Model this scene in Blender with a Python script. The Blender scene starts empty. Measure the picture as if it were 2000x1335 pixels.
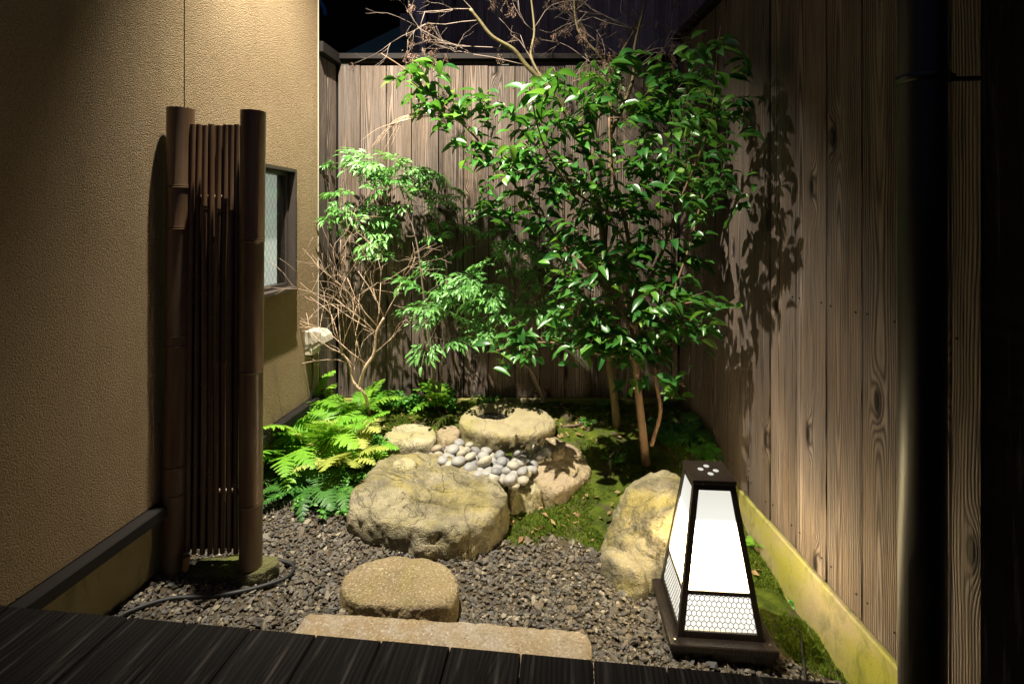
import bpy, math, random
import numpy as np
from mathutils import Vector, Matrix, Quaternion

random.seed(7)
RNG = np.random.default_rng(7)
SC = bpy.context.scene
COL = SC.collection
K = 1.4            # camera height above the gravel in metres; layout numbers below are in units of it

# ------------------------------------------------------------------ camera, sky, lamp, exposure
cam_d = bpy.data.cameras.new('camera')
cam = bpy.data.objects.new('camera', cam_d)
COL.objects.link(cam)
cam.location = (0, 0, K)
cam.rotation_euler = (math.radians(90), 0, 0)
cam_d.sensor_width = 36
cam_d.lens = 18.0
cam_d.shift_y = -0.1178
cam_d.clip_start = 0.05
cam_d.clip_end = 300
SC.camera = cam

world = bpy.data.worlds.new('World')
SC.world = world
world.use_nodes = True
bg = world.node_tree.nodes['Background']
bg.inputs['Color'].default_value = (0.30, 0.32, 0.55, 1)
bg.inputs['Strength'].default_value = 0.14

SPOT_AT = Vector((-0.60 * K, 1.42 * K, 2.75 * K))
SPOT_TO = Vector((-0.18 * K, 2.3 * K, 0.20 * K))
sd = bpy.data.lights.new('garden_spotlight', 'SPOT')
sd.energy = 1850
sd.color = (1.0, 0.92, 0.76)
sd.spot_size = math.radians(81)
sd.spot_blend = 1.0
sd.shadow_soft_size = 0.022
spot = bpy.data.objects.new('garden_spotlight', sd)
COL.objects.link(spot)
spot.location = SPOT_AT
spot.rotation_euler = (SPOT_TO - SPOT_AT).to_track_quat('-Z', 'Y').to_euler()

SC.view_settings.view_transform = 'Standard'
SC.view_settings.look = 'None'
SC.view_settings.exposure = 0.0
SC.view_settings.gamma = 1.0
SC.view_settings.use_curve_mapping = False
SC.render.engine = 'CYCLES'
SC.cycles.use_denoising = True
SC.cycles.max_bounces = 6
SC.cycles.sample_clamp_indirect = 4.0

# ------------------------------------------------------------------ helpers
def P(px, py, d):
    """a point of the place, in metres, d = distance in front of the camera in units of K"""
    return Vector(((px - 1000) / 1000 * d * K, d * K, K + (432 - py) / 1000 * d * K))

_perm = np.random.default_rng(3).permutation(4096)
_val = np.random.default_rng(4).random(4096) * 2 - 1
def vnoise(p):
    p = np.asarray(p, float)
    i = np.floor(p).astype(np.int64)
    f = p - i
    f = f * f * (3 - 2 * f)
    out = 0
    for dx in (0, 1):
        for dy in (0, 1):
            for dz in (0, 1):
                h = _perm[(i[:, 0] + dx) & 4095]
                h = _perm[(h + i[:, 1] + dy) & 4095]
                h = _perm[(h + i[:, 2] + dz) & 4095]
                w = (f[:, 0] if dx else 1 - f[:, 0]) * (f[:, 1] if dy else 1 - f[:, 1]) * (f[:, 2] if dz else 1 - f[:, 2])
                out = out + w * _val[h]
    return out
def fbm(p, octaves=4, gain=0.5):
    p = np.asarray(p, float)
    a, s, out = 1.0, 1.0, 0
    for o in range(octaves):
        out = out + a * vnoise(p * s + o * 17.3)
        a *= gain
        s *= 2.03
    return out

def sstep(a, b, x):
    t = np.clip((x - a) / (b - a), 0, 1)
    return t * t * (3 - 2 * t)

def gz(x, y):
    """height of the garden ground"""
    x = np.asarray(x, float); y = np.asarray(y, float)
    X = np.clip(x / K, -1.1, 0.85); Y = np.clip(y / K, 0.3, 2.5)
    base = -0.0057 - 0.0857 * X
    t = sstep(1.42, 2.25, Y)
    z = base * (1 - t) + 0.165 * t
    z = z + 0.035 * np.exp(-((X - 0.42) ** 2 / 0.06 + (Y - 1.85) ** 2 / 0.05))
    return z * K
def gz1(x, y):
    return float(gz(np.array([x]), np.array([y]))[0])
def G(px, py, lift=0.0):
    """where the ray through a pixel meets the ground"""
    lo, hi = 0.4, 2.6
    for _ in range(40):
        m = (lo + hi) / 2
        p = P(px, py, m)
        if p.z - lift > gz1(p.x, p.y): lo = m
        else: hi = m
    return P(px, py, lo)

def new_mesh(name, verts, faces):
    me = bpy.data.meshes.new(name)
    if isinstance(faces, np.ndarray):
        verts = np.asarray(verts, np.float32)
        n, k = faces.shape
        me.vertices.add(len(verts)); me.vertices.foreach_set('co', verts.ravel())
        me.loops.add(n * k); me.loops.foreach_set('vertex_index', faces.astype(np.int32).ravel())
        me.polygons.add(n)
        me.polygons.foreach_set('loop_start', np.arange(0, n * k, k, dtype=np.int32))
        me.polygons.foreach_set('loop_total', np.full(n, k, np.int32))
        me.update(calc_edges=True)
    else:
        me.from_pydata([tuple(v) for v in verts], [], faces)
        me.update()
    return me
def smooth(me, on=True):
    me.polygons.foreach_set('use_smooth', np.full(len(me.polygons), on))
    me.update()

def place(o, parent=None):
    COL.objects.link(o)
    if parent is not None:
        o.parent = parent
        top = parent
        inv = Matrix.Translation(-Vector(parent.location)) if parent.parent is None else parent.get('_inv')
        if parent.type == 'EMPTY':
            o.matrix_parent_inverse = (Matrix.LocRotScale(parent.location, parent.rotation_euler, None)).inverted()
    return o
def mobj(name, verts, faces, mat, parent=None, sm=True):
    me = new_mesh(name, verts, faces)
    smooth(me, sm)
    if mat: me.materials.append(mat)
    o = bpy.data.objects.new(name, me)
    return place(o, parent)
def inst(name, me, M, parent=None):
    o = bpy.data.objects.new(name, me)
    o.matrix_basis = M
    return place(o, parent)
def tag(o, label, cat, group=None, kind=None):
    if label: o['label'] = label
    if cat: o['category'] = cat
    if group: o['group'] = group
    if kind: o['kind'] = kind
    return o
def thing(name, loc, label, cat, group=None):
    o = bpy.data.objects.new(name, None)
    o.empty_display_size = 0.05
    COL.objects.link(o)
    o.location = loc
    return tag(o, label, cat, group)

class MB:
    def __init__(s): s.v = []; s.f = []
    def add(s, vs, fs):
        n = len(s.v); s.v += [tuple(v) for v in vs]; s.f += [tuple(i + n for i in f) for f in fs]
        return s
    def box(s, lo, hi, M=None, bev=0.0):
        x0, y0, z0 = lo; x1, y1, z1 = hi
        if bev <= 0:
            vs = [(x, y, z) for x in (x0, x1) for y in (y0, y1) for z in (z0, z1)]
            fs = [(0, 1, 3, 2), (4, 6, 7, 5), (0, 4, 5, 1), (2, 3, 7, 6), (0, 2, 6, 4), (1, 5, 7, 3)]
        else:
            b = bev; vs = []; fs = []
            for (sx, cx) in ((-1, x0), (1, x1)):
                for (sy, cy) in ((-1, y0), (1, y1)):
                    for (sz, cz) in ((-1, z0), (1, z1)):
                        vs += [(cx, cy - sy * b, cz - sz * b), (cx - sx * b, cy, cz - sz * b), (cx - sx * b, cy - sy * b, cz)]
            def c(ix, iy, iz, k): return 3 * (4 * ix + 2 * iy + iz) + k
            for i in (0, 1):
                f = [c(i, 0, 0, 0), c(i, 0, 1, 0), c(i, 1, 1, 0), c(i, 1, 0, 0)]; fs.append(tuple(f if i == 0 else f[::-1]))
                f = [c(0, i, 0, 1), c(1, i, 0, 1), c(1, i, 1, 1), c(0, i, 1, 1)]; fs.append(tuple(f if i == 0 else f[::-1]))
                f = [c(0, 0, i, 2), c(0, 1, i, 2), c(1, 1, i, 2), c(1, 0, i, 2)]; fs.append(tuple(f if i == 0 else f[::-1]))
            for i in (0, 1):
                for j in (0, 1):
                    fs.append((c(i, j, 0, 0), c(i, j, 1, 0), c(i, j, 1, 1), c(i, j, 0, 1)))
                    fs.append((c(i, 0, j, 0), c(i, 1, j, 0), c(i, 1, j, 2), c(i, 0, j, 2)))
                    fs.append((c(0, i, j, 1), c(1, i, j, 1), c(1, i, j, 2), c(0, i, j, 2)))
                    for k in (0, 1): fs.append((c(i, j, k, 0), c(i, j, k, 1), c(i, j, k, 2)))
        if M is not None: vs = [M @ Vector(v) for v in vs]
        return s.add(vs, fs)
    def tube(s, pts, rad, n=6, cap=True):
        pts = [Vector(p) for p in pts]
        if not hasattr(rad, '__len__'): rad = [rad] * len(pts)
        t0 = (pts[1] - pts[0]).normalized()
        u = t0.orthogonal().normalized()
        base = len(s.v); prev = t0
        for i, p in enumerate(pts):
            t = (pts[min(i + 1, len(pts) - 1)] - pts[max(i - 1, 0)]).normalized()
            u = (prev.rotation_difference(t) @ u); u = (u - t * u.dot(t)).normalized(); prev = t
            w = t.cross(u)
            for k in range(n):
                a = 2 * math.pi * k / n
                s.v.append(tuple(p + (u * math.cos(a) + w * math.sin(a)) * rad[i]))
        for i in range(len(pts) - 1):
            for k in range(n):
                a = base + i * n + k; b = base + i * n + (k + 1) % n
                s.f.append((a, b, b + n, a + n))
        if cap:
            s.f.append(tuple(base + k for k in range(n))[::-1])
            e = base + (len(pts) - 1) * n
            s.f.append(tuple(e + k for k in range(n)))
        return s
    def build(s, name, mat, parent=None, sm=True):
        return mobj(name, s.v, s.f, mat, parent, sm)

def smooth_by_angle(o, deg=35):
    me = o.data
    me.polygons.foreach_set('use_smooth', np.full(len(me.polygons), True))
    try: me.set_sharp_from_angle(angle=math.radians(deg))
    except Exception: pass

def rail(pts, n=8):
    """Catmull-Rom through points"""
    pts = [Vector(p) for p in pts]
    q = [pts[0] * 2 - pts[1]] + pts + [pts[-1] * 2 - pts[-2]]
    out = []
    for i in range(1, len(q) - 2):
        for j in range(n):
            t = j / n
            a, b, c, d = q[i - 1], q[i], q[i + 1], q[i + 2]
            out.append(0.5 * ((2 * b) + (c - a) * t + (2 * a - 5 * b + 4 * c - d) * t * t + (3 * b - a - 3 * c + d) * t ** 3))
    out.append(pts[-1])
    return out

# ------------------------------------------------------------------ materials
class NT:
    def __init__(s, name):
        s.m = bpy.data.materials.new(name); s.m.use_nodes = True
        s.t = s.m.node_tree; s.t.nodes.clear()
        s.out = s.t.nodes.new('ShaderNodeOutputMaterial')
    def n(s, typ, props=None, **inp):
        nd = s.t.nodes.new('ShaderNode' + typ)
        for k, v in (props or {}).items(): setattr(nd, k, v)
        for k, v in inp.items():
            key = k.replace('_', ' ')
            if key.isdigit() or (key[0] == 'i' and key[1:].isdigit()): key = int(key.lstrip('i'))
            s.set(nd, key, v)
        return nd
    def set(s, nd, key, v):
        sock = nd.inputs[key]
        if isinstance(v, bpy.types.NodeSocket): s.t.links.new(v, sock)
        elif isinstance(v, bpy.types.Node): s.t.links.new(v.outputs[0], sock)
        else:
            if sock.type == 'RGBA' and len(v) == 3: v = (*v, 1)
            sock.default_value = v
    def math(s, op, a, b=0.0, c=0.0):
        return s.n('Math', {'operation': op}, i0=a, i1=b, i2=c).outputs[0]
    def vmul(s, v, k):
        return s.n('VectorMath', {'operation': 'MULTIPLY'}, i0=v, i1=k).outputs[0]
    def vadd(s, v, k):
        return s.n('VectorMath', {'operation': 'ADD'}, i0=v, i1=k).outputs[0]
    def noise(s, vec, scale, detail=4, rough=0.55, dist=0.0):
        return s.n('TexNoise', None, Vector=vec, Scale=scale, Detail=detail, Roughness=rough, Distortion=dist).outputs[0]
    def ramp(s, fac, stops, interp='LINEAR'):
        nd = s.n('ValToRGB', None, Fac=fac)
        cr = nd.color_ramp; cr.interpolation = interp
        col = lambda c: (c, c, c, 1) if not hasattr(c, '__len__') else (*c, 1)
        cr.elements[0].position = stops[0][0]; cr.elements[0].color = col(stops[0][1])
        cr.elements[1].position = stops[-1][0]; cr.elements[1].color = col(stops[-1][1])
        for p, c in stops[1:-1]: cr.elements.new(p).color = col(c)
        return nd.outputs[0]
    def mix(s, f, a, b, blend='MIX'):
        nd = s.t.nodes.new('ShaderNodeMix'); nd.data_type = 'RGBA'; nd.blend_type = blend
        s.set(nd, 0, f); s.set(nd, 6, a); s.set(nd, 7, b)
        return nd.outputs[2]
    def bump(s, h, strength=0.5, dist=0.01, normal=None):
        kw = dict(Height=h, Strength=strength, Distance=dist)
        if normal is not None: kw['Normal'] = normal
        return s.n('Bump', None, **kw).outputs[0]
    def obj(s): return s.n('TexCoord').outputs['Object']
    def rnd(s): return s.n('ObjectInfo').outputs['Random']
    def done(s, color, rough=0.6, normal=None, spec=0.5, **kw):
        b = s.n('BsdfPrincipled')
        s.set(b, 'Base Color', color); s.set(b, 'Roughness', rough); s.set(b, 'Specular IOR Level', spec)
        if normal is not None: s.set(b, 'Normal', normal)
        for k, v in kw.items(): s.set(b, k.replace('_', ' '), v)
        s.t.links.new(b.outputs[0], s.out.inputs[0])
        s.b = b
        return s.m

def mat_plain(name, color, rough=0.5, spec=0.5, metal=0.0, bump=0.0, bscale=80, var=0.15):
    t = NT(name); o = t.obj()
    nz = t.noise(o, bscale * 0.3, 5)
    c = t.mix(nz, tuple(x * (1 - var) for x in color), tuple(min(1, x * (1 + var)) for x in color))
    nrm = t.bump(t.noise(o, bscale, 5), bump, 0.004) if bump else None
    return t.done(c, rough, nrm, spec, Metallic=metal)

def mat_wood(name, light, dark, grey, greyamt=0.5, freq=520, rough=0.75, spec=0.25, bump=0.6, worn=0.0):
    """plank with its length along local z, width along local x"""
    t = NT(name); o = t.obj(); r = t.rnd()
    sep = t.n('SeparateXYZ', None, Vector=o)
    x, y, z = sep.outputs
    r2 = t.math('FRACT', t.math('MULTIPLY', r, 37.7))
    zoff = t.math('ADD', z, t.math('MULTIPLY', r, 91.0))
    zn = t.n('CombineXYZ', None, X=t.math('MULTIPLY', r2, 40), Y=0.0, Z=zoff)
    wob = t.noise(zn, 0.55, 2, 0.4)
    wob2 = t.noise(t.n('CombineXYZ', None, X=t.math('MULTIPLY', x, 5.0), Y=t.math('MULTIPLY', r2, 20), Z=t.math('MULTIPLY', zoff, 1.2)), 1.6, 3, 0.5)
    xo = t.math('ADD', x, t.math('MULTIPLY_ADD', r2, 0.12, -0.06))
    xo = t.math('ADD', xo, t.math('MULTIPLY_ADD', wob2, 0.030, -0.015))
    # knots push the rings aside
    kv = t.n('CombineXYZ', None, X=t.math('MULTIPLY_ADD', x, 5.0, t.math('MULTIPLY', r2, 20)), Y=t.math('MULTIPLY', zoff, 1.45), Z=0.0)
    vor = t.n('TexVoronoi', {'feature': 'F1', 'voronoi_dimensions': '2D'}, Vector=kv, Scale=1.0, Randomness=1.0)
    kd = vor.outputs['Distance']
    kon = t.math('GREATER_THAN', t.n('SeparateColor', None, Color=vor.outputs['Color']).outputs[0], 0.62)
    push = t.math('MULTIPLY', kon, t.math('MULTIPLY', t.math('EXPONENT', t.math('MULTIPLY', t.math('MULTIPLY', kd, kd), -60.0)), 0.035))
    dep = t.math('MULTIPLY_ADD', wob, 0.12, -0.036)
    rad = t.math('SQRT', t.math('ADD', t.math('MULTIPLY', xo, xo), t.math('MULTIPLY', dep, dep)))
    rad = t.math('ADD', rad, push)
    fine = t.noise(t.vmul(o, (60, 60, 1.2)), 3.0, 3)
    ph = t.math('MULTIPLY_ADD', rad, freq, t.math('MULTIPLY', fine, 1.6))
    s = t.math('MULTIPLY_ADD', t.math('SINE', ph), 0.5, 0.5)
    line = t.math('POWER', s, 1.5)
    contrast = t.noise(t.vmul(o, (9, 9, 0.5)), 1.7, 2)
    line = t.math('MULTIPLY', line, t.math('MULTIPLY_ADD', contrast, 1.5, -0.05))
    fib = t.noise(t.vmul(t.vadd(o, t.n('CombineXYZ', None, X=t.math('MULTIPLY', r, 70))), (170, 170, 2.2)), 1.0, 4, 0.7)
    fibre = t.ramp(fib, [(0.30, 1.0), (0.46, 0.0)])
    tone = t.math('MULTIPLY_ADD', r2, 0.6, 0.70)
    stain = t.noise(t.vmul(t.vadd(o, t.n('CombineXYZ', None, X=t.math('MULTIPLY', r, 30))), (14, 14, 0.8)), 1.0, 5, 0.6)
    base = t.mix(t.ramp(stain, [(0.38, 0), (0.60, 1)]), light, tuple(l * .42 for l in light))
    base = t.mix(t.math('MULTIPLY', t.noise(t.vadd(t.vmul(o, (3, 3, .7)), t.n('CombineXYZ', None, X=t.math('MULTIPLY', r, 50))), 2.2, 4), greyamt * 1.6), base, grey)
    col = t.mix(t.math('MINIMUM', line, 0.85), base, dark)
    col = t.mix(t.math('MULTIPLY', fibre, 0.75), col, dark)
    crk = t.ramp(t.noise(t.vmul(t.vadd(o, t.n('CombineXYZ', None, X=t.math('MULTIPLY', r, 17))), (60, 60, 1.1)), 1.0, 3, .5), [(0.27, 1), (0.31, 0)])
    col = t.mix(crk, col, tuple(d * .4 for d in dark))
    knot = t.ramp(kd, [(0.03, 1.0), (0.065, 0.55), (0.095, 0.0)])
    col = t.mix(t.math('MULTIPLY', knot, kon), col, tuple(d * .5 for d in dark))
    if worn > 0:
        wn = t.noise(t.vmul(o, (22, 22, 1.4)), 2.0, 5, .65)
        col = t.mix(t.math('MULTIPLY', t.ramp(wn, [(0.56, 0), (0.70, 1)]), worn), col, (0.07, 0.06, 0.054))
    col = t.n('HueSaturation', None, Value=tone, Color=col).outputs[0]
    hgt = t.math('ADD', t.math('MULTIPLY', line, -1.0), t.math('MULTIPLY', fine, 0.8))
    hgt = t.math('SUBTRACT', hgt, t.math('ADD', t.math('MULTIPLY', fibre, .6), crk))
    hgt = t.math('ADD', hgt, t.math('MULTIPLY', knot, -0.8))
    return t.done(col, t.math('MULTIPLY_ADD', line, 0.1, rough), t.bump(hgt, bump, 0.004), spec)

M = {}
M['fence'] = mat_wood('weathered_cedar', (0.205, 0.130, 0.070), (0.015, 0.010, 0.007), (0.185, 0.155, 0.143), 0.7, freq=820, bump=1.0)
M['deck'] = mat_wood('dark_deck_wood', (0.010, 0.0075, 0.007), (0.004, 0.003, 0.003), (0.012, 0.010, 0.0095), 0.5, freq=520, rough=0.7, spec=0.12, worn=0.55)
M['darkwood'] = mat_wood('charred_wood', (0.30, 0.25, 0.28), (0.06, 0.05, 0.055), (0.40, 0.35, 0.43), 0.6)
M['lanternwood'] = mat_wood('lantern_wood', (0.030, 0.020, 0.014), (0.010, 0.007, 0.005), (0.035, 0.025, 0.02), 0.3, rough=0.3, spec=0.5, bump=0.2)

def mat_stucco():
    t = NT('ochre_stucco'); o = t.obj()
    big = t.noise(o, 1.3, 4)
    n1 = t.n('TexVoronoi', {'feature': 'SMOOTH_F1'}, Vector=t.vadd(o, t.vmul(t.n('TexNoise', None, Vector=o, Scale=110.0, Detail=2).outputs['Color'], (.009, .009, .009))), Scale=250.0, Smoothness=0.6).outputs['Distance']
    n2 = t.noise(o, 300, 3, 0.65)
    h = t.math('ADD', t.math('MULTIPLY', n1, -1.3), t.math('MULTIPLY', n2, 0.9))
    drip = t.noise(t.vmul(o, (5, 5, .5)), 1.0, 5, .6)
    c = t.mix(t.ramp(big, [(.35, 0), (.65, 1)]), (0.27, 0.195, 0.115), (0.35, 0.262, 0.158))
    c = t.mix(t.math('MULTIPLY', t.ramp(drip, [(.5, 0), (.7, 1)]), .35), c, (.20, .14, .07))
    c = t.mix(t.ramp(n2, [(0.35, 0.75), (0.55, 0)]), c, (0.13, 0.085, 0.035))
    return t.done(c, 0.92, t.bump(h, 0.9, 0.0055), 0.15)
M['stucco'] = mat_stucco()

def mat_concrete(name, base, stain, amt, dark):
    t = NT(name); o = t.obj()
    a = t.noise(t.vmul(o, (3, 3, 5)), 1.0, 5, 0.6)
    c = t.mix(t.noise(o, 9, 5), base, tuple(b * 0.75 for b in base))
    c = t.mix(t.math('MULTIPLY', t.ramp(a, [(0.38, 0), (0.62, 1)]), amt), c, stain)
    p = t.noise(t.vmul(o, (7, 7, 4)), 2.0, 9, 0.75, 0.6)
    c = t.mix(t.ramp(p, [(0.50, 0), (0.74, 0.75)]), c, dark)
    return t.done(c, 0.9, t.bump(t.math('ADD', t.noise(o, 60, 5), t.math('MULTIPLY', t.noise(o, 260, 2), .4)), 0.5, 0.004), 0.2)
M['kerb'] = mat_concrete('kerb_concrete', (0.30, 0.25, 0.15), (0.24, 0.24, 0.035), 0.95, (0.045, 0.07, 0.012))
M['foundation'] = mat_concrete('foundation_concrete', (0.24, 0.20, 0.11), (0.16, 0.14, 0.05), 0.4, (0.05, 0.05, 0.02))

def mat_stone(name, c1, c2, c3, spk=0.5, lich=0.4, lcol=(0.28, 0.25, 0.06), scale=1.0, b=0.6, dark=0.0, cracks=0.45):
    t = NT(name); o = t.vadd(t.obj(), t.n('CombineXYZ', None, X=t.math('MULTIPLY', t.rnd(), 20)))
    a = t.noise(o, 5 * scale, 6, 0.6, 0.4)
    c = t.mix(t.ramp(a, [(0.36, 0), (0.60, 1)]), c1, c2)
    a2 = t.noise(t.vadd(o, (5, 2, 9)), 11 * scale, 6, 0.65)
    c = t.mix(t.math('MULTIPLY', t.ramp(a2, [(0.5, 0), (0.66, 1)]), 0.8), c, c3)
    l = t.noise(t.vadd(o, (1, 7, 3)), 4.0 * scale, 7, 0.7, 0.8)
    c = t.mix(t.math('MULTIPLY', t.ramp(l, [(0.46, 0), (0.62, 1)]), lich), c, lcol)
    s1 = t.noise(o, 190 if spk < .6 else 125, 3, 0.75)
    c = t.mix(t.math('MULTIPLY', t.ramp(s1, [(0.30, 1), (0.45, 0)]), spk), c, (0.05, 0.04, 0.03))
    c = t.mix(t.math('MULTIPLY', t.ramp(s1, [(0.56, 0), (0.68, 1)]), spk), c, (0.55, 0.50, 0.40))
    cr = t.noise(t.vadd(o, (4, 4, 4)), 3.2 * scale, 5, 0.6, 1.5)
    crack = t.ramp(t.math('ABSOLUTE', t.math('SUBTRACT', cr, 0.5)), [(0.0, 1), (0.012, 0.0)])
    c = t.mix(t.math('MULTIPLY', crack, cracks), c, (0.04, 0.03, 0.02))
    if dark: c = t.mix(t.math('MULTIPLY', t.ramp(t.noise(o, 8, 6, .7), [(.45, 0), (.6, 1)]), dark), c, (.07, .06, .03))
    h = t.math('ADD', t.noise(o, 38, 8, 0.65), t.math('MULTIPLY', t.noise(o, 170, 3), 0.35))
    h = t.math('SUBTRACT', h, t.math('MULTIPLY', crack, cracks * .55))
    return t.done(c, 0.85, t.bump(h, b, 0.02), 0.3)
M['boulder'] = mat_stone('lichen_boulder', (0.36, 0.31, 0.19), (0.25, 0.22, 0.13), (0.20, 0.165, 0.12), 0.45, 0.75, (0.31, 0.25, 0.06), b=1.0, dark=0.55)
M['granite'] = mat_stone('tan_granite', (0.29, 0.22, 0.12), (0.23, 0.165, 0.085), (0.20, 0.155, 0.09), 0.75, 0.45, (0.22, 0.18, 0.05), b=0.9, cracks=0.0)
M['slab'] = mat_stone('cut_granite', (0.30, 0.25, 0.18), (0.24, 0.175, 0.105), (0.32, 0.28, 0.23), 0.65, 0.30, (0.30, 0.20, 0.07), b=0.5, cracks=0.0)
M['basin'] = mat_stone('basin_stone', (0.32, 0.27, 0.16), (0.27, 0.23, 0.13), (0.24, 0.19, 0.11), 0.25, 0.5, (0.26, 0.24, 0.06), b=0.5)
M['pale'] = mat_stone('pale_stone', (0.40, 0.36, 0.23), (0.34, 0.30, 0.18), (0.29, 0.24, 0.15), 0.25, 0.5, (0.33, 0.30, 0.08), b=0.7)
M['brownrock'] = mat_stone('brown_stone', (0.32, 0.25, 0.16), (0.27, 0.205, 0.14), (0.30, 0.24, 0.16), 0.25, 0.25, (0.24, 0.22, 0.05), b=0.6)
M['mossrock'] = mat_stone('mossy_base_stone', (0.12, 0.11, 0.05), (0.07, 0.075, 0.02), (0.10, 0.10, 0.03), 0.4, 0.9, (0.12, 0.13, 0.02), b=0.9)

M['bamboo'] = None
def mat_bamboo(name, c1, c2, c3, rough):
    t = NT(name); o = t.obj(); r = t.rnd()
    st = t.noise(t.vadd(t.vmul(o, (90, 90, 1.3)), t.n('CombineXYZ', None, X=t.math('MULTIPLY', r, 60))), 1.0, 4, .6)
    bl = t.noise(t.vadd(t.vmul(o, (6, 6, 2)), t.n('CombineXYZ', None, Z=t.math('MULTIPLY', r, 60))), 1.5, 5, .6)
    c = t.mix(t.ramp(st, [(.35, 0), (.65, 1)]), c1, c2)
    c = t.mix(t.ramp(bl, [(.42, 0), (.68, .8)]), c, c3)
    return t.done(c, t.math('MULTIPLY_ADD', bl, 0.25, rough), t.bump(st, 0.15, 0.002), 0.5)
M['bamboo'] = mat_bamboo('brown_bamboo', (0.125, 0.070, 0.036), (0.085, 0.046, 0.023), (0.15, 0.105, 0.06), 0.24)
M['bamboo_slat'] = mat_bamboo('dark_bamboo', (0.13, 0.070, 0.036), (0.085, 0.043, 0.022), (0.16, 0.105, 0.058), 0.25)

M['bark'] = mat_plain('camellia_bark', (0.17, 0.105, 0.065), 0.8, 0.3, 0, 0.5, 60, 0.35)
M['greenbark'] = mat_plain('green_bark', (0.125, 0.10, 0.042), 0.7, 0.3, 0, 0.4, 60, 0.4)
M['twig'] = mat_plain('pale_twig', (0.52, 0.38, 0.27), 0.8, 0.2, 0, 0.3, 60, 0.25)
M['deadtwig'] = mat_plain('dead_twig', (0.19, 0.145, 0.115), 0.8, 0.2, 0, 0.3, 60, 0.3)
M['seed'] = mat_plain('dry_seed_head', (0.15, 0.095, 0.07), 0.9, 0.2, 0, 0.3, 60, 0.4)
M['blackmetal'] = mat_plain('black_metal', (0.012, 0.011, 0.011), 0.35, 0.5, 0, 0, 80)
M['brownmetal'] = mat_plain('brown_metal', (0.012, 0.0095, 0.0085), 0.75, 0.2, 0, 0, 80)
M['wire'] = mat_plain('tan_wire', (0.22, 0.19, 0.14), 0.5, 0.4)
M['alu'] = mat_plain('bronze_window_frame', (0.055, 0.043, 0.036), 0.45, 0.5, 0.2, 0, 80)
M['pipe'] = mat_plain('dark_brown_plastic', (0.016, 0.013, 0.012), 0.5, 0.35)
M['hose'] = mat_plain('black_hose', (0.008, 0.008, 0.009), 0.6, 0.5)
M['whiteplastic'] = mat_plain('cream_plastic', (0.50, 0.45, 0.36), 0.45, 0.5, 0, 0, 60, 0.05)
M['greyplastic'] = mat_plain('grey_plastic', (0.30, 0.29, 0.27), 0.5, 0.4)
M['lilac'] = mat_plain('pale_corner_trim', (0.62, 0.58, 0.68), 0.6, 0.4)
M['tarp'] = mat_plain('teal_roofing', (0.02, 0.10, 0.09), 0.7, 0.3, 0, .4, 40)
M['blue'] = mat_plain('blue_sheet', (0.01, 0.16, 0.38), 0.6, 0.3)
M['roof'] = mat_plain('slate_roof', (0.06, 0.07, 0.12), 0.6, 0.4, 0, .3, 50)
M['blackwall'] = mat_plain('black_wall', (0.006, 0.006, 0.007), 0.9, 0.1)
M['steel'] = mat_plain('steel_screw', (0.6, 0.58, 0.52), 0.3, 0.5, 1.0)
M['rootwood'] = mat_plain('root_wood', (0.16, 0.11, 0.075), 0.9, .2, 0, .5, 60)

def mat_leaf(name, c1, c2, rough, trans=0.25, tcol=(0.2, 0.5, 0.05), spec=0.5, coat=0.0):
    t = NT(name); o = t.obj()
    try:
        r = t.rnd()
        at = t.n('Attribute', {'attribute_name': 'tone'}).outputs['Fac']
        f = t.math('FRACT', t.math('ADD', r, at))
    except Exception:
        f = t.rnd()
    c = t.mix(f, c1, c2)
    c = t.mix(t.math('MULTIPLY', t.noise(o, 35, 3), 0.35), c, tuple(x * 1.5 for x in c1))
    b = t.n('BsdfPrincipled')
    t.set(b, 'Base Color', c); t.set(b, 'Roughness', rough); t.set(b, 'Specular IOR Level', spec)
    tr = t.n('BsdfTranslucent', None, Color=t.mix(0.5, c, tcol))
    ms = t.n('MixShader', None, i0=trans, i1=b.outputs[0], i2=tr.outputs[0])
    t.t.links.new(ms.outputs[0], t.out.inputs[0])
    return t.m
M['camellia'] = mat_leaf('camellia_leaf', (0.014, 0.078, 0.014), (0.055, 0.17, 0.024), 0.34, 0.25, (0.16, 0.42, 0.03))
M['camellia_young'] = mat_leaf('young_camellia_leaf', (0.07, 0.20, 0.025), (0.16, 0.30, 0.045), 0.36, 0.32, (0.25, 0.5, 0.04))
M['nandina'] = mat_leaf('nandina_leaf', (0.07, 0.22, 0.045), (0.18, 0.38, 0.11), 0.34, 0.3, (0.25, 0.5, 0.06))
M['fern'] = mat_leaf('fern_leaf', (0.13, 0.35, 0.022), (0.27, 0.48, 0.045), 0.5, 0.35, (0.35, 0.6, 0.04))
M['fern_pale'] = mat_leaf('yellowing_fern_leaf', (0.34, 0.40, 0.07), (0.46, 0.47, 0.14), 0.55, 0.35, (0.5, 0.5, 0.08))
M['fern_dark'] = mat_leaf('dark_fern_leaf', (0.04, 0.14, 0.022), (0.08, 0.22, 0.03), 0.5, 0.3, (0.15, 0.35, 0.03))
M['cover'] = mat_leaf('groundcover_leaf', (0.06, 0.22, 0.025), (0.12, 0.33, 0.035), 0.45, 0.3, (0.2, 0.5, 0.04))
M['moss'] = mat_leaf('moss_tuft', (0.07, 0.12, 0.012), (0.16, 0.22, 0.022), 0.8, 0.25, (0.2, 0.3, 0.02), 0.2)
M['litter'] = mat_leaf('dead_leaf', (0.22, 0.13, 0.06), (0.34, 0.24, 0.12), 0.8, 0.15, (0.3, 0.2, 0.05), 0.2)

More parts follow.
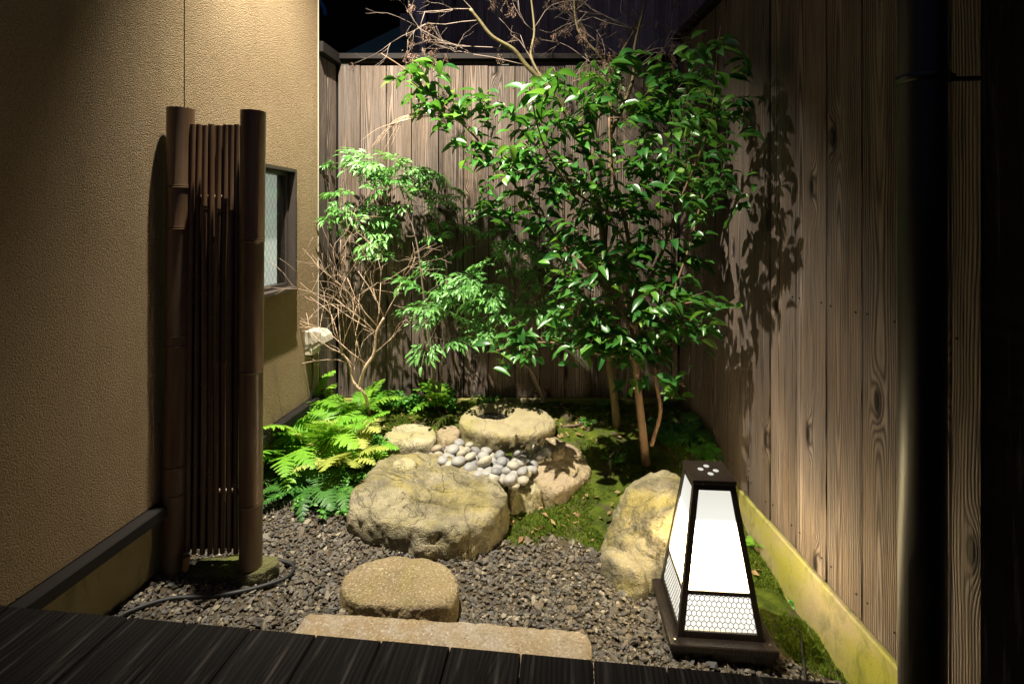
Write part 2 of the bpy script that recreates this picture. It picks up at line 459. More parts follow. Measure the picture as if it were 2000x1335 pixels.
# ------------------------------------------------------------------ the ground
def boundary(X):
    """front edge of the moss, in units of K"""
    b = np.interp(X, [-1.1, -0.6, -0.4, 0.0, 0.27, 0.42, 0.56, 0.62, 0.70, 0.9], [1.72, 1.72, 1.66, 1.63, 1.60, 1.50, 1.50, 1.42, 1.20, 1.12])
    return b
def moss_mask(x, y):
    X, Y = x / K, y / K
    n = fbm(np.stack([x * 5, y * 5, x * 0], 1), 3) * 0.05
    m = sstep(-0.02, 0.03, Y - boundary(X) + n)
    return m
xs = np.concatenate([[-60, -25, -10, -4, -2.2], np.linspace(-1.75, 1.35, 190), [1.9, 4, 10, 25, 60]])
ys = np.concatenate([[-60, -20, -6, -2, -.5], np.linspace(0.5, 3.6, 200), [4.2, 6, 12, 25, 60]])
gx, gy = np.meshgrid(xs, ys, indexing='ij')
fx, fy = gx.ravel(), gy.ravel()
mm = moss_mask(fx, fy)
pp = np.stack([fx, fy, fx * 0], 1)
z = gz(fx, fy) + mm * (0.020 * fbm(pp * 7, 3) + 0.008 * fbm(pp * 26, 2)) + 0.004 * fbm(pp * 14, 2)
gv = np.stack([fx, fy, z], 1)
nx, ny = gx.shape
ii = (np.arange(nx - 1)[:, None] * ny + np.arange(ny - 1)[None, :]).ravel()
gf = np.stack([ii, ii + ny, ii + ny + 1, ii + 1], 1)
def mat_ground():
    t = NT('garden_soil'); o = t.obj()
    at = t.n('Attribute', {'attribute_name': 'moss'}).outputs['Fac']
    soil = t.mix(t.noise(o, 40, 5), (0.055, 0.042, 0.026), (0.13, 0.10, 0.065))
    mossy = t.mix(t.ramp(t.noise(o, 13, 6, .7), [(.35, 0), (.65, 1)]), (0.040, 0.065, 0.010), (0.12, 0.155, 0.018))
    bare = t.ramp(t.noise(o, 7.5, 5, .6, .5), [(0.50, 1), (0.62, 0)])
    f = t.math('MULTIPLY', at, bare)
    c = t.mix(f, soil, mossy)
    h = t.math('ADD', t.noise(o, 90, 6, .7), t.math('MULTIPLY', t.noise(o, 260, 3), .6))
    return t.done(c, 0.95, t.bump(h, 0.9, 0.015), 0.1)
gm = mat_ground()
ground = mobj('ground', gv, gf, gm)
a = ground.data.attributes.new('moss', 'FLOAT', 'POINT'); a.data.foreach_set('value', mm.astype(np.float32))
ground['kind'] = 'structure'

# ------------------------------------------------------------------ house wall on the left
def LW(Y, off=0.0):
    """a spot on the left wall's plane at distance Y, off metres out of it"""
    dx, dy = 0.11, 1.0; L = math.hypot(dx, dy)
    return Vector(((-1.076 + 0.11 * Y) * K + off * dy / L, Y * K - off * dx / L, 0))
ang = math.atan2(-0.11, 1.0)                  # wall runs along local y
def LM(Y, off, z):
    p = LW(Y, off); p.z = z
    return Matrix.Translation(p) @ Matrix.Rotation(ang, 4, 'Z')
wall = thing('house_wall', LW(1.5), 'ochre rough plaster house wall with a small window and dark base ledge', 'house wall')
ZL = 0.255 * K
ZT = 4.6
Lk = math.hypot(0.11, 1.0) * K
def wall_panel(Y0, Y1):
    mb = MB(); mb.box((-0.18, 0, ZL + 0.012), (0, (Y1 - Y0) * Lk, ZT), LM(Y0, 0, 0), 0.0)
    return mb.build('plaster_panel', M['stucco'], wall, False)
SEAM = 1.076 / (0.640 + 0.11)
wall_panel(0.30, SEAM - 0.002)
# second panel is pierced by the window
WY0, WY1 = 1.60, 1.985
WZ0, WZ1 = (1 - 0.262) * K, (1 + 0.200) * K
Y0, Y1 = SEAM + 0.002, 2.2
mb = MB()
Ml = LM(Y0, 0, 0)
a0, a1, a2 = (WY0 - Y0) * Lk, (WY1 - Y0) * Lk, (Y1 - Y0) * Lk
mb.box((-0.18, 0, ZL + 0.012), (0, a0, ZT), Ml); mb.box((-0.18, a1, ZL + 0.012), (0, a2, ZT), Ml)
mb.box((-0.18, a0, ZL + 0.012), (0, a1, WZ0), Ml); mb.box((-0.18, a0, WZ1), (0, a1, ZT), Ml)
mb.build('plaster_panel', M['stucco'], wall, False)
MB().box((-0.02, (2.2 - .30) * Lk, ZL + .012), (0.003, (2.2 - .30) * Lk + 0.006, ZT), LM(0.30, 0, 0)).build('corner_bead', M['whiteplastic'], wall, False)
MB().box((-0.06, 0, ZL - 0.035), (0.045, (2.2 - .3) * Lk, ZL + 0.008), LM(0.30, 0, 0), 0.004).build('ledge', M['brownmetal'], wall, False)
MB().box((-0.18, 0, -0.4), (-0.008, (2.2 - .3) * Lk, ZL - 0.036), LM(0.30, 0, 0)).build('foundation', M['foundation'], wall, False)
# window
Mw = LM(WY0, 0, 0); wl = (WY1 - WY0) * Lk
wf = MB()
t_ = 0.016; pr = 0.036
wf.box((-0.10, 0, WZ0), (pr, t_, WZ1), Mw); wf.box((-0.10, wl - t_, WZ0), (pr, wl, WZ1), Mw)
wf.box((-0.10, t_, WZ1 - t_), (pr, wl - t_, WZ1), Mw); wf.box((-0.10, t_, WZ0), (pr + .012, wl - t_, WZ0 + t_), Mw)
win = wf.build('window', M['alu'], wall, False)
def sub(o, parent):
    o.parent = parent
    o.matrix_parent_inverse = Matrix.Identity(4)
    return o
sash = MB(); sw = 0.018
b0, b1, z0, z1 = t_ + .003, wl - t_ - .003, WZ0 + t_ + .003, WZ1 - t_ - .003
sash.box((-0.035, b0, z0), (-0.004, b0 + sw, z1), Mw); sash.box((-0.035, b1 - sw, z0), (-0.004, b1, z1), Mw)
sash.box((-0.035, b0 + sw, z1 - sw), (-0.004, b1 - sw, z1), Mw); sash.box((-0.035, b0 + sw, z0), (-0.004, b1 - sw, z0 + sw), Mw)
sub(sash.build('sash', M['alu'], None, False), win)
def mat_wireglass():
    t = NT('wired_glass'); o = t.obj()
    sep = t.n('SeparateXYZ', None, Vector=o)
    u = t.math('MULTIPLY', sep.outputs[1], 1.0); v = t.math('MULTIPLY', sep.outputs[2], 0.62)
    d1 = t.math('ABSOLUTE', t.math('SUBTRACT', t.math('FRACT', t.math('MULTIPLY', t.math('ADD', u, v), 30)), 0.5))
    d2 = t.math('ABSOLUTE', t.math('SUBTRACT', t.math('FRACT', t.math('MULTIPLY', t.math('SUBTRACT', u, v), 30)), 0.5))
    w = t.math('LESS_THAN', t.math('MINIMUM', d1, d2), 0.022)
    c = t.mix(w, (0.88, 0.9, 0.89), (0.45, 0.46, 0.45))
    g = t.n('BsdfGlossy', None, Roughness=0.08, Color=(0.9, 0.95, 0.92))
    tr = t.n('BsdfTransparent', None, Color=c)
    fr = t.math('MULTIPLY_ADD', t.math('POWER', t.n('LayerWeight', None, Blend=0.5).outputs['Facing'], 4.0), 0.5, 0.03)
    ms = t.n('MixShader', None, i0=fr, i1=tr, i2=g)
    t.t.links.new(ms.outputs[0], t.out.inputs[0])
    return t.m
pane = MB().box((-0.016, b0 + sw + .001, z0 + sw + .001), (-0.012, b1 - sw - .001, z1 - sw - .001), Mw).build('pane', mat_wireglass(), None, False)
sub(pane, win)
bl = NT('pale_blind'); bo = bl.obj()
blm = bl.done(bl.mix(bl.noise(bo, 20, 3), (0.70, 0.72, 0.72), (0.78, 0.80, 0.79)), 0.9)
e = bl.b; bl.set(e, 'Emission Color', (0.72, 0.76, 0.74)); bl.set(e, 'Emission Strength', 0.42)   # blind glows by itself, put in to make it look lit
blind = MB().box((-0.034, b0 + sw + .002, z0 + sw + .002), (-0.031, b1 - sw - 0.045, z1 - sw - .002), Mw).build('blind', blm, None, False)
sub(blind, win)
sub(MB().box((-0.175, b0, z0), (-0.170, b1 + .002, z1), Mw).build('dark_room_side', M['blackwall'], None, False), win)

# ------------------------------------------------------------------ planks and fences
def plank(parent, at, width, z0, z1, rotz, mat, thick=0.018, name='plank', bev=0.0025, lean=0.0):
    """upright board: local x width, y thickness, z length; face at local y=0 looking to -y"""
    mb = MB()
    mb.box((-width / 2, 0, 0), (width / 2, thick, z1 - z0), None, bev)
    o = mb.build(name, mat, None, False)
    o.matrix_basis = Matrix.Translation((at[0], at[1], z0)) @ Matrix.Rotation(rotz, 4, 'Z') @ Matrix.Rotation(lean, 4, 'Y')
    o.parent = parent
    o.matrix_parent_inverse = Matrix.Translation(-Vector(parent.location))
    return o
YB = 2.38 * K
XB0, XB1 = -0.81 * K, 0.772 * K
fb = thing('wooden_fence', ((XB0 + XB1) / 2, YB, 0.2), 'back fence of upright weathered cedar boards behind the stone basin', 'fence', None)
rb = random.Random(11)
x = XB0
ZB0, ZB1 = (1 - 0.818) * K, (1 + 0.722) * K
while x < XB1 - 0.03:
    w = rb.uniform(0.160, 0.182)
    if x < XB0 + 0.01: w = 0.145
    w = min(w, XB1 - x)
    plank(fb, (x + w / 2, YB + rb.uniform(-0.003, 0.004)), w - 0.005, ZB0, ZB1 + rb.uniform(-.004, .004), 0, M['fence'])
    x += w
mb = MB(); mb.box((XB0 - .02, YB + 0.026, ZB0), (XB1, YB + 0.04, ZB1 - 0.02)); mb.build('dark_gap_backing', M['blackwall'], fb, False)
mb = MB(); ZC = (1 + 0.735) * K
mb.box((XB0 - .0, YB - 0.03, ZC + 0.018), (XB1, YB + 0.07, ZC + 0.055), None, .003)
mb.box((XB0 - .0, YB - 0.012, ZC + 0.000), (XB1, YB + 0.05, ZC + 0.017), None, .002)
mb.build('cap_rail', M['brownmetal'], fb, False)
mb = MB()
for xx in (XB0 + .02, -0.05 * K, 0.35 * K): MB().box((xx, YB + .0, ZB1 + .006), (xx + .05, YB + .03, ZC - .001)).build('rail_support', M['greyplastic'], fb, False)

kb = tag(MB().box((XB0, YB - 0.022, -.2), (XB1, YB + .08, ZB0 - 0.004), None, .004).build('concrete_kerb', M['kerb'], None, False), 'low mossy concrete strip under the back fence', 'kerb')

# right fence: X = .82 - .022 Y
def RX(Y): return (0.82 - 0.022 * Y) * K
fr = thing('wooden_fence', (RX(1.6), 1.6 * K, .2), 'tall right fence of upright boards lit by the floor lantern', 'fence')
rr = random.Random(5)
ra = math.radians(-90) + math.atan(0.022)
ra = math.radians(-90) + 0.022
Y = 0.80 * K
ZR0, ZR1 = (1 - 0.912) * K, (1 + 0.82) * K
seams = [0.80, 0.935, 1.048, 1.165, 1.292, 1.425, 1.56, 1.69, 1.83, 1.96, 2.09, 2.22, 2.345]
for s0, s1 in zip(seams, seams[1:]):
    w = (s1 - s0) * K
    yc = (s0 + s1) / 2 * K
    plank(fr, (RX(yc / K) + rr.uniform(-.003, .003), yc), w - 0.005, ZR0, ZR1, ra, M['fence'])
def bar_along(Y0, Y1, off0, off1, z0, z1, bev=0):
    m = MB()
    a = Vector((RX(Y0), Y0 * K, 0)); b = Vector((RX(Y1), Y1 * K, 0))
    Mx = Matrix.Translation(a) @ Matrix.Rotation(0.022, 4, 'Z')
    return m.box((off0, 0, z0), (off1, (b - a).length, z1), Mx, bev)
bar_along(.80, 2.36, .026, .04, ZR0, ZR1 - .02).build('dark_gap_backing', M['blackwall'], fr, False)
bar_along(.80, 2.36, -.035, .08, ZR1 + .002, ZR1 + .05, .003).build('cap_rail', M['brownmetal'], fr, False)
tag(bar_along(.80, 2.36, -.012, .12, -.4, ZR0 - .004, .006).build('concrete_kerb', M['kerb'], None, False), 'long lichen stained concrete kerb under the right fence', 'kerb')

# short fence return at the far end of the house wall
fl = thing('wooden_fence', (-0.822 * K, 2.29 * K, .2), 'narrow dark board return between plaster wall corner and back fence', 'fence')
la = math.radians(90) + ang
for i in range(2):
    yc = 2.205 + 0.0445 + i * 0.089
    p = LW(yc, -0.004)
    plank(fl, (p.x, p.y), 0.089 * Lk - .004, ZB0, ZB1, la, M['fence'])
MB().box((-0.07, 0, ZC - .01), (0.03, 0.185 * Lk, ZC + .055), LM(2.203, 0, 0), .003).build('cap_rail', M['brownmetal'], fl, False)

NAIL = new_mesh('nail', *(lambda m: (m.v, m.f))(MB().tube([(0, 0, 0), (0, -.0022, 0)], .0034, 7))); NAIL.materials.append(M['brownmetal'])
for fence, face in ((fb, 0), (fr, ra)):
    for pl in [o for o in fence.children if o.name.startswith('plank')]:
        b = pl.matrix_basis
        w = pl.data.vertices[-1].co.x if False else max(v.co.x for v in pl.data.vertices)
        for zz in (.075, .98):
            for sx in (-1, 1):
                o = inst('nail', NAIL, b @ Matrix.Translation((sx * (w - .022) + rb.uniform(-.004, .004), -.0003, zz + rb.uniform(-.008, .008))))
                o.parent = fence; o.matrix_parent_inverse = Matrix.Translation(-Vector(fence.location))

# ------------------------------------------------------------------ neighbouring buildings beyond the fence
nb = thing('neighbour_house', (0.3 * K, 3.2 * K, 0), 'dark plank clad neighbour house rising behind the back fence', 'house')
YN = 3.2 * K
x = (835 - 1000) / 1000 * 3.2 * K
rn = random.Random(3)
while x < 1.75 * K:
    w = rn.uniform(.2, .24)
    plank(nb, (x + w / 2, YN + rn.uniform(-.002, .003)), w - .004, 1.2, 4.0, 0, M['darkwood'])
    x += w
MB().box((-.166 * 3.2 * K, YN + .03, 0), (1.75 * K, YN + 2.5, 3.98)).build('wall', M['blackwall'], nb, False)
MB().box((-.194 * 3.2 * K, YN - .04, 0), (-.168 * 3.2 * K, YN + .1, 4.0), None, .004).build('corner_post', M['lilac'], nb, False)
mt = thing('meter_box', P(792, 77, 3.15), 'small grey meter box on the neighbour house corner', 'meter box')
p = P(792, 77, 3.15)
MB().box((p.x - .037, p.y - .06, p.z), (p.x + .037, p.y + .04, p.z + .2), None, .008).build('case', M['greyplastic'], mt, False)
MB().box((p.x - .03, p.y - .064, p.z + .03), (p.x + .03, p.y - .0605, p.z + .17)).build('cover', M['greyplastic'], mt, False)
tag(MB().tube(rail([P(800, -30, 3.17), P(803, 20, 3.17), P(808, 60, 3.17), P(812, 100, 3.17), P(812, 200, 3.17)]), .03, 10).build('drain_pipe', M['greyplastic']), 'grey bent pipe beside the meter box', 'pipe')
# lean-to roof
a, b, c, d = P(640, 130, 2.9), P(800, 50, 3.6), P(800, 140, 3.6), P(620, 140, 2.9)
th = Vector((0, 0, -.03))
rv = [P(640, 112, 2.9), P(800, 40, 2.9), P(800, 112, 4.2), P(600, 140, 4.2)]
rv = [P(655, 112, 2.95), P(800, 105, 2.95), P(800, 42, 4.4)]
rv2 = [v + th for v in rv]
tag(mobj('shed_roof', rv + rv2, [(0, 1, 2), (5, 4, 3), (0, 3, 4, 1), (1, 4, 5, 2), (2, 5, 3, 0)], M['tarp'], None, False), 'dim teal sloping shed roof behind the left of the back fence', 'roof')
tag(MB().box((-2.6 * K, 5.2 * K, 0), (-.9 * K, 5.4 * K, 5.2)).build('dark_building', M['blackwall'], None, False), 'unlit black building far behind the left of the fence', 'building')
bs = []
for (x0, y0, x1, y1, ww) in ((624, 0, 636, 32, 5), (643, 64, 648, 78, 5)):
    A, B = P(x0, y0, 3.4), P(x1, y1, 3.4); hx = ww / 1000 * 3.4 * K / 2
    bs.append((A, B, hx))
m_ = MB()
A, B, hx = bs[0]
m_.tube(rail([A + Vector((-.05, 0, .3)), A, (A + B) / 2 + Vector((.012, 0, 0)), B]), [.02, .025, .022, .02] + [.02] * 21, 6)
tag(m_.build('blue_strap', M['blue']), 'bright blue strap hanging in the dark beside the plaster corner', 'strap')
rf = thing('tiled_roof', P(1330, 30, 5.0), 'faint blue grey roof edge seen above the right fence corner', 'roof')
p = P(1320, 24, 5.0)
MB().box((p.x - .3, p.y, p.z - .02), (p.x + 1.6, p.y + .8, p.z + .02), None, .003).build('eave', M['roof'], rf, False)
MB().box((p.x - .3, p.y + .1, p.z - 1.5), (p.x + 1.6, p.y + .8, p.z - .021)).build('wall', M['darkwood'], rf, False)
MB().box((p.x - .32, p.y - .03, p.z + .05), (p.x + 1.6, p.y + .8, p.z + .075), None, .003).build('ridge', M['roof'], rf, False)

# ------------------------------------------------------------------ right side: downpipe and house pillar
pd = .85
px_ = .801 * pd * K; py_ = pd * K
dp = thing('downpipe', (px_, py_, 0), 'dark glossy round downpipe standing in front of the right fence', 'pipe')
MB().tube([(px_, py_, -.1), (px_, py_, 3.6)], .0330 * K, 28).build('pipe', M['pipe'], dp)
zb = (1 + .277 * pd) * K
mb = MB().tube([(px_, py_, zb - .009), (px_, py_, zb + .009)], .0365 * K, 28)
bk = mb.build('bracket', M['blackmetal'], dp)
sub(MB().tube([(px_ + .04, py_, zb), (px_ + .14, py_ - .01, zb)], .006, 8).build('bracket_arm', M['blackmetal']), bk)
sub(MB().tube([(px_ + .052, py_ - .02, zb), (px_ + .052, py_ + .02, zb)], .011, 8).build('bracket_bolt', M['blackmetal']), bk)
hp = thing('house_pillar', (.80 * K, .78 * K, 0), 'black timber pillar at the right end of the deck', 'pillar')
MB().box((.722 * K, .70 * K, -.1), (.86 * K, .792 * K, 3.8), None, .004).build('post', M['deck'], hp, False)
MB().box((.861 * K, .55 * K, -.1), (1.2 * K, .76 * K, 3.8)).build('side_wall', M['blackwall'], hp, False)

# ------------------------------------------------------------------ deck
ZD = 0.28 * K
dk = thing('wooden_deck', (0, .6 * K, ZD), 'dark stained plank deck running across the bottom foreground', 'deck')
ux = Vector((1, -.11, 0)).normalized(); uy = Vector((.11, 1, 0)).normalized()
E0 = Vector((0, .857 * K, 0))
rd = random.Random(9)
s = -1.30 * K
i = 0
while s < .98 * K:
    w = .120 * K * rd.uniform(.97, 1.03)
    c = E0 + ux * (s + w / 2)
    L = 1.5
    mb = MB().box((-w / 2 + .0013, 0, 0), (w / 2 - .0013, .028, L), None, .003)
    o = mb.build('plank', M['deck'], None, False)
    # local x -> ux, local z -> -uy (length towards the camera), local y -> down
    R = Matrix((ux, Vector((0, 0, -1)), -uy)).transposed().to_4x4()
    o.matrix_basis = Matrix.Translation(Vector((c.x, c.y, ZD + rd.uniform(-.001, .001)))) @ R
    o.parent = dk; o.matrix_parent_inverse = Matrix.Translation(-Vector(dk.location))
    s += w; i += 1
Md = Matrix.Translation((E0.x, E0.y, 0)) @ Matrix.Rotation(ang, 4, 'Z')
MB().box((-1.3 * K, -.11, ZD - .16), (.98 * K, -.03, ZD - .032), Md).build('beam', M['deck'], dk, False)
MB().box((-1.3 * K, -1.4, -.3), (.98 * K, -.5, ZD - .17), Md).build('under_skirt', M['blackwall'], dk, False)

# ------------------------------------------------------------------ stones
def ico(n):
    import bmesh
    bm = bmesh.new(); bmesh.ops.create_icosphere(bm, subdivisions=n, radius=1)
    v = np.array([x.co[:] for x in bm.verts]); f = np.array([[w.index for w in p.verts] for p in bm.faces])
    bm.free(); return v, f
ICO = {n: ico(n) for n in (1, 2, 3, 5, 6)}
def rock_mesh(outline, ztop, zbot, batter=0.25, p=14, rough=0.05, seed=0, tilt=(0, 0), sub_=5, extra=(), fine=0.012, strata=0.0, zo=None):
    """convex body: side planes from the plan outline, a top plane and extra cutting planes, then eroded with noise"""
    o = np.array([[a.x, a.y] for a in outline])
    c2 = o.mean(0)
    c = np.array([c2[0], c2[1], (ztop + zbot) / 2])
    pl = []
    n = len(o)
    area = 0.5 * sum(o[i][0] * o[(i + 1) % n][1] - o[(i + 1) % n][0] * o[i][1] for i in range(n))
    if area < 0: o = o[::-1]
    for i in range(n):
        a, b = o[i], o[(i + 1) % n]
        e = b - a
        nn = np.array([e[1], -e[0], 0.0]); nn /= np.linalg.norm(nn)
        nn[2] = batter; nn /= np.linalg.norm(nn)
        q = np.array([a[0], a[1], ztop if zo is None else zo])
        d = nn @ (q - c)
        if d > 0.01: pl.append((nn, d))
    nt = np.array([tilt[0], tilt[1], 1.0]); nt /= np.linalg.norm(nt)
    pl.append((nt, nt @ (np.array([c[0], c[1], ztop]) - c)))
    pl.append((np.array([0, 0, -1.0]), c[2] - zbot))
    for (nn, q) in extra:
        nn = np.array(nn, float); nn /= np.linalg.norm(nn)
        pl.append((nn, nn @ (np.array(q) - c)))
    v, f = ICO[sub_]
    acc = np.zeros(len(v))
    for nn, d in pl:
        acc += np.maximum(0, (v @ nn) / d) ** p
    r = acc ** (-1 / p)
    size = math.sqrt(abs(area))
    w = v * r[:, None]
    k = 1 / size
    off = seed * 13.7
    disp = rough * size * fbm(w * k * 2.2 + off, 4, 0.5) + fine * size * fbm(w * k * 11 + off, 4, 0.6)
    if strata:
        q = fbm(w * k * np.array([1.2, 1.2, 1.2]) + off + 5, 3)
        st = np.abs(((w[:, 0] * .5 + w[:, 1] * .8) * k * 3.0 + q * 1.6) % 1.0 - .5)
        disp -= strata * size * np.exp(-(st / .06) ** 2) * (fbm(w * k * 3 + 9 + off, 2) > -.1)
    w = w + v * disp[:, None]
    return w + c, f
def T(px, py, drop):
    """a pixel's point on the level plane that lies drop*K under the camera"""
    d = drop / ((py - 432) / 1000)
    return P(px, py, d)
def stone(name, label, cat, pts, drop, mat, depth=0.12, group=None, **kw):
    ol = [T(a, b, drop) for a, b in pts]
    c = sum(ol, Vector()) / len(ol)
    zt = K * (1 - drop)
    v, f = rock_mesh(ol, zt, zt - depth - .06, **kw)
    o = mobj(name, v - np.array(c)[None, :], f, mat)
    o.location = c
    return tag(o, label, cat, group)

stone('boulder', 'largest flat topped lichen boulder in front of the pebbles', 'boulder',
      [(674, 988), (698, 945), (760, 901), (850, 890), (935, 913), (994, 950), (986, 975), (958, 994), (905, 1018), (800, 1014), (712, 1004)],
      .872, M['boulder'], .20, batter=.05, p=24, rough=.038, seed=1, sub_=6, tilt=(.03, -.13), fine=.018, strata=.028)
stone('stepping_stone', 'rounded speckled granite stepping stone just behind the long slab', 'stepping stone',
      [(657, 1150), (668, 1112), (705, 1088), (760, 1078), (825, 1079), (875, 1096), (904, 1138), (898, 1168), (850, 1184), (750, 1184), (690, 1176)],
      .925, M['granite'], .10, batter=.05, p=11, rough=.030, seed=2, sub_=6, fine=.012)
# step slab
sl0, sl1 = T(600, 1190, .88), T(1152, 1229, .88)
def slab():
    ax = (sl1 - sl0); Ls = ax.length; ax.normalize(); ay = Vector((-ax.y, ax.x, 0))
    nxg, nyg = 60, 24; wd = .27 * K; H = .20
    v, f = ICO[6]
    half = np.array([Ls / 2, wd / 2, H / 2])
    q = 10 if False else 14
    n8 = (np.abs(v / 1.0) ** 1)
    # box-like superellipsoid with a chipped edge
    r = ((np.abs(v[:, 0]) / half[0]) ** 26 + (np.abs(v[:, 1]) / half[1]) ** 26 + (np.abs(v[:, 2]) / half[2]) ** 26) ** (-1 / 26)
    w = v * r[:, None]
    w = w + v * (0.004 * fbm(w * 14, 4) + 0.0015 * fbm(w * 60, 3))[:, None]
    o = mobj('stone_slab', w, f, M['slab'])
    c = (sl0 + sl1) / 2 - ay * wd / 2
    o.location = (c.x, c.y, K * .12 - H / 2)
    o.rotation_euler = (0, 0, math.atan2(ax.y, ax.x))
    return o
tag(slab(), 'long cut granite step slab lying against the deck edge', 'step stone')

# water basin with a hollow
def basin():
    pts = [(890, 822), (902, 802), (938, 788), (1000, 786), (1055, 794), (1086, 807), (1093, 822), (1070, 836), (1022, 845), (985, 847), (930, 840), (902, 832)]
    drop = .795
    ol = [T(a, b, drop) for a, b in pts]
    c = sum(ol, Vector()) / len(ol)
    zt = K * (1 - drop)
    root = thing('water_basin', (c.x, c.y, zt - .15), 'squat natural stone basin with a round water hollow', 'water basin')
    v, f = rock_mesh(ol, zt, zt - .22, batter=-.10, p=11, rough=.03, seed=6, sub_=6, tilt=(.03, -.07), fine=.008)
    hc = T(962, 808, drop); rx, ry = .068 * 2.2 * K / 2, .120 * K / 2
    hz = zt + .07 * (hc.y - c.y) - .03 * (hc.x - c.x)
    dx = (v[:, 0] - hc.x) / rx; dy = (v[:, 1] - hc.y) / ry
    rr_ = np.sqrt(dx * dx + dy * dy)
    m = (v[:, 2] > zt - .085)
    v[:, 2] -= np.where(m, .085 * (1 - sstep(.86, 1.02, rr_)), 0)
    mobj('stone', v, f, M['basin'], root)
    # water: flat disc
    n = 40
    vs = [(hc.x, hc.y, hz - .030)] + [(hc.x + rx * .93 * math.cos(2 * math.pi * k / n), hc.y + ry * .93 * math.sin(2 * math.pi * k / n), hz - .030) for k in range(n)]
    t = NT('basin_water')
    wm = t.done((0.010, 0.010, 0.008), 0.04, t.bump(t.noise(t.obj(), 25, 2), .05, .005), 0.6)
    mobj('water', vs, [(0, 1 + k, 1 + (k + 1) % n) for k in range(n)], wm, root)
basin()
stone('round_stone', 'pale drum shaped stone left of the pebbles beside the ferns', 'stone',
      [(745, 850), (757, 836), (785, 824), (820, 822), (848, 833), (856, 848), (846, 862), (815, 866), (775, 864)],
      .825, M['pale'], .20, batter=-.04, p=12, rough=.025, seed=8, fine=.012)
stone('wedge_stone', 'small brown stone wedged between drum stone and basin', 'stone',
      [(852, 838), (866, 829), (890, 829), (900, 840), (893, 856), (865, 858)],
      .83, M['brownrock'], .14, batter=.1, p=12, rough=.05, seed=9)
stone('jagged_stone', 'small jagged stone at the right foot of the basin', 'stone',
      [(1060, 872), (1068, 853), (1085, 848), (1098, 858), (1104, 874), (1085, 884)],
      .835, M['brownrock'], .16, batter=.25, p=10, rough=.10, seed=10, fine=.03)
stone('wide_rock', 'wide tilted brown rock right of the pebbles with leaf shadows', 'rock',
      [(1030, 915), (1048, 892), (1090, 875), (1130, 882), (1160, 908), (1150, 920), (1120, 930), (1090, 942), (1052, 934)],
      .876, M['brownrock'], .18, batter=.02, p=13, rough=.04, seed=11, sub_=6, tilt=(.10, -.36), fine=.012)
stone('corner_stone', 'small pale stone between big boulder and wide brown rock', 'stone',
      [(990, 950), (1003, 938), (1035, 934), (1056, 944), (1058, 956), (1030, 962), (996, 960)],
      .90, M['pale'], .12, batter=.10, p=10, rough=.05, seed=12)
stone('edge_stone', 'little rounded stone peeping from behind the big boulder top', 'stone',
      [(765, 905), (775, 893), (800, 890), (815, 897), (812, 908), (785, 912)],
      .835, M['pale'], .12, batter=.2, p=9, rough=.05, seed=13)
pts = [Vector((a * K, b * K, 0)) for a, b in [(.262, 1.50), (.30, 1.44), (.385, 1.42), (.52, 1.47), (.62, 1.58), (.60, 1.72), (.45, 1.77), (.33, 1.71), (.275, 1.60)]]
v, f = rock_mesh(pts, K * .132, -K * .10, batter=.28, p=9, rough=.075, seed=15, sub_=6, tilt=(-.16, -.30), fine=.018, zo=0.0,
                 extra=[((-.75, -.25, .75), (.345 * K, 1.50 * K, .085 * K)), ((-.2, -.8, .6), (.40 * K, 1.475 * K, .07 * K))])
c = np.array([pts[0].x, pts[0].y, 0]); o = mobj('rock', v - c, f, M['boulder']); o.location = c
tag(o, 'upright humped rock directly behind the glowing lantern', 'rock')
stone('low_rock', 'low yellowish rock lobe at the left foot of the humped rock', 'rock',
      [(1178, 1078), (1190, 1058), (1215, 1060), (1245, 1085), (1262, 1108), (1250, 1116), (1210, 1104)],
      .96, M['boulder'], .14, batter=.15, p=9, rough=.06, seed=16)
# base stone of the bamboo screen
stone('base_stone', 'flat mossy foundation stone under the bamboo screen', 'stone',
      [(362, 1118), (392, 1088), (470, 1080), (544, 1086), (545, 1100), (510, 1118), (480, 1124), (400, 1122)],
      .915, M['mossrock'], .05, batter=.02, p=40, rough=.012, seed=17, sub_=6, fine=.012)

# ------------------------------------------------------------------ pebbles
def pebble_mats():
    out = []
    for nm, c1, c2 in (('grey', (0.22, 0.23, 0.235), (0.31, 0.31, 0.30)), ('cream', (0.33, 0.31, 0.24), (0.40, 0.37, 0.29)), ('tan', (0.28, 0.23, 0.16), (0.33, 0.28, 0.20)), ('slate', (0.13, 0.14, 0.155), (0.20, 0.21, 0.225))):
        t = NT(nm + '_pebble'); o = t.vadd(t.obj(), t.n('CombineXYZ', None, X=t.math('MULTIPLY', t.rnd(), 30)))
        f = t.math('FRACT', t.math('MULTIPLY', t.rnd(), 7.3))
        c = t.mix(f, c1, c2)
        c = t.mix(t.math('MULTIPLY', t.ramp(t.noise(o, 3.0, 4, .6, .6), [(.42, 0), (.7, 1)]), .5), c, (0.33, 0.24, 0.15))
        c = t.mix(t.math('MULTIPLY', t.noise(o, 60, 2), .25), c, (.15, .14, .13))
        out.append((nm, t.done(c, 0.55, t.bump(t.noise(o, 30, 3), .12, .02), .4)))
    return out
PM = pebble_mats()
PEB = []
v, f = ICO[3]
for i, (nm, mt_) in enumerate(PM):
    for j in range(3):
        w = v * np.array([1, .78 + .1 * j, .62])
        w = w + v * (0.07 * fbm(v * 1.1 + i * 9 + j * 31, 2))[:, None]
        me = new_mesh('pebble', w, f); smooth(me); me.materials.append(mt_)
        PEB.append((nm, me))
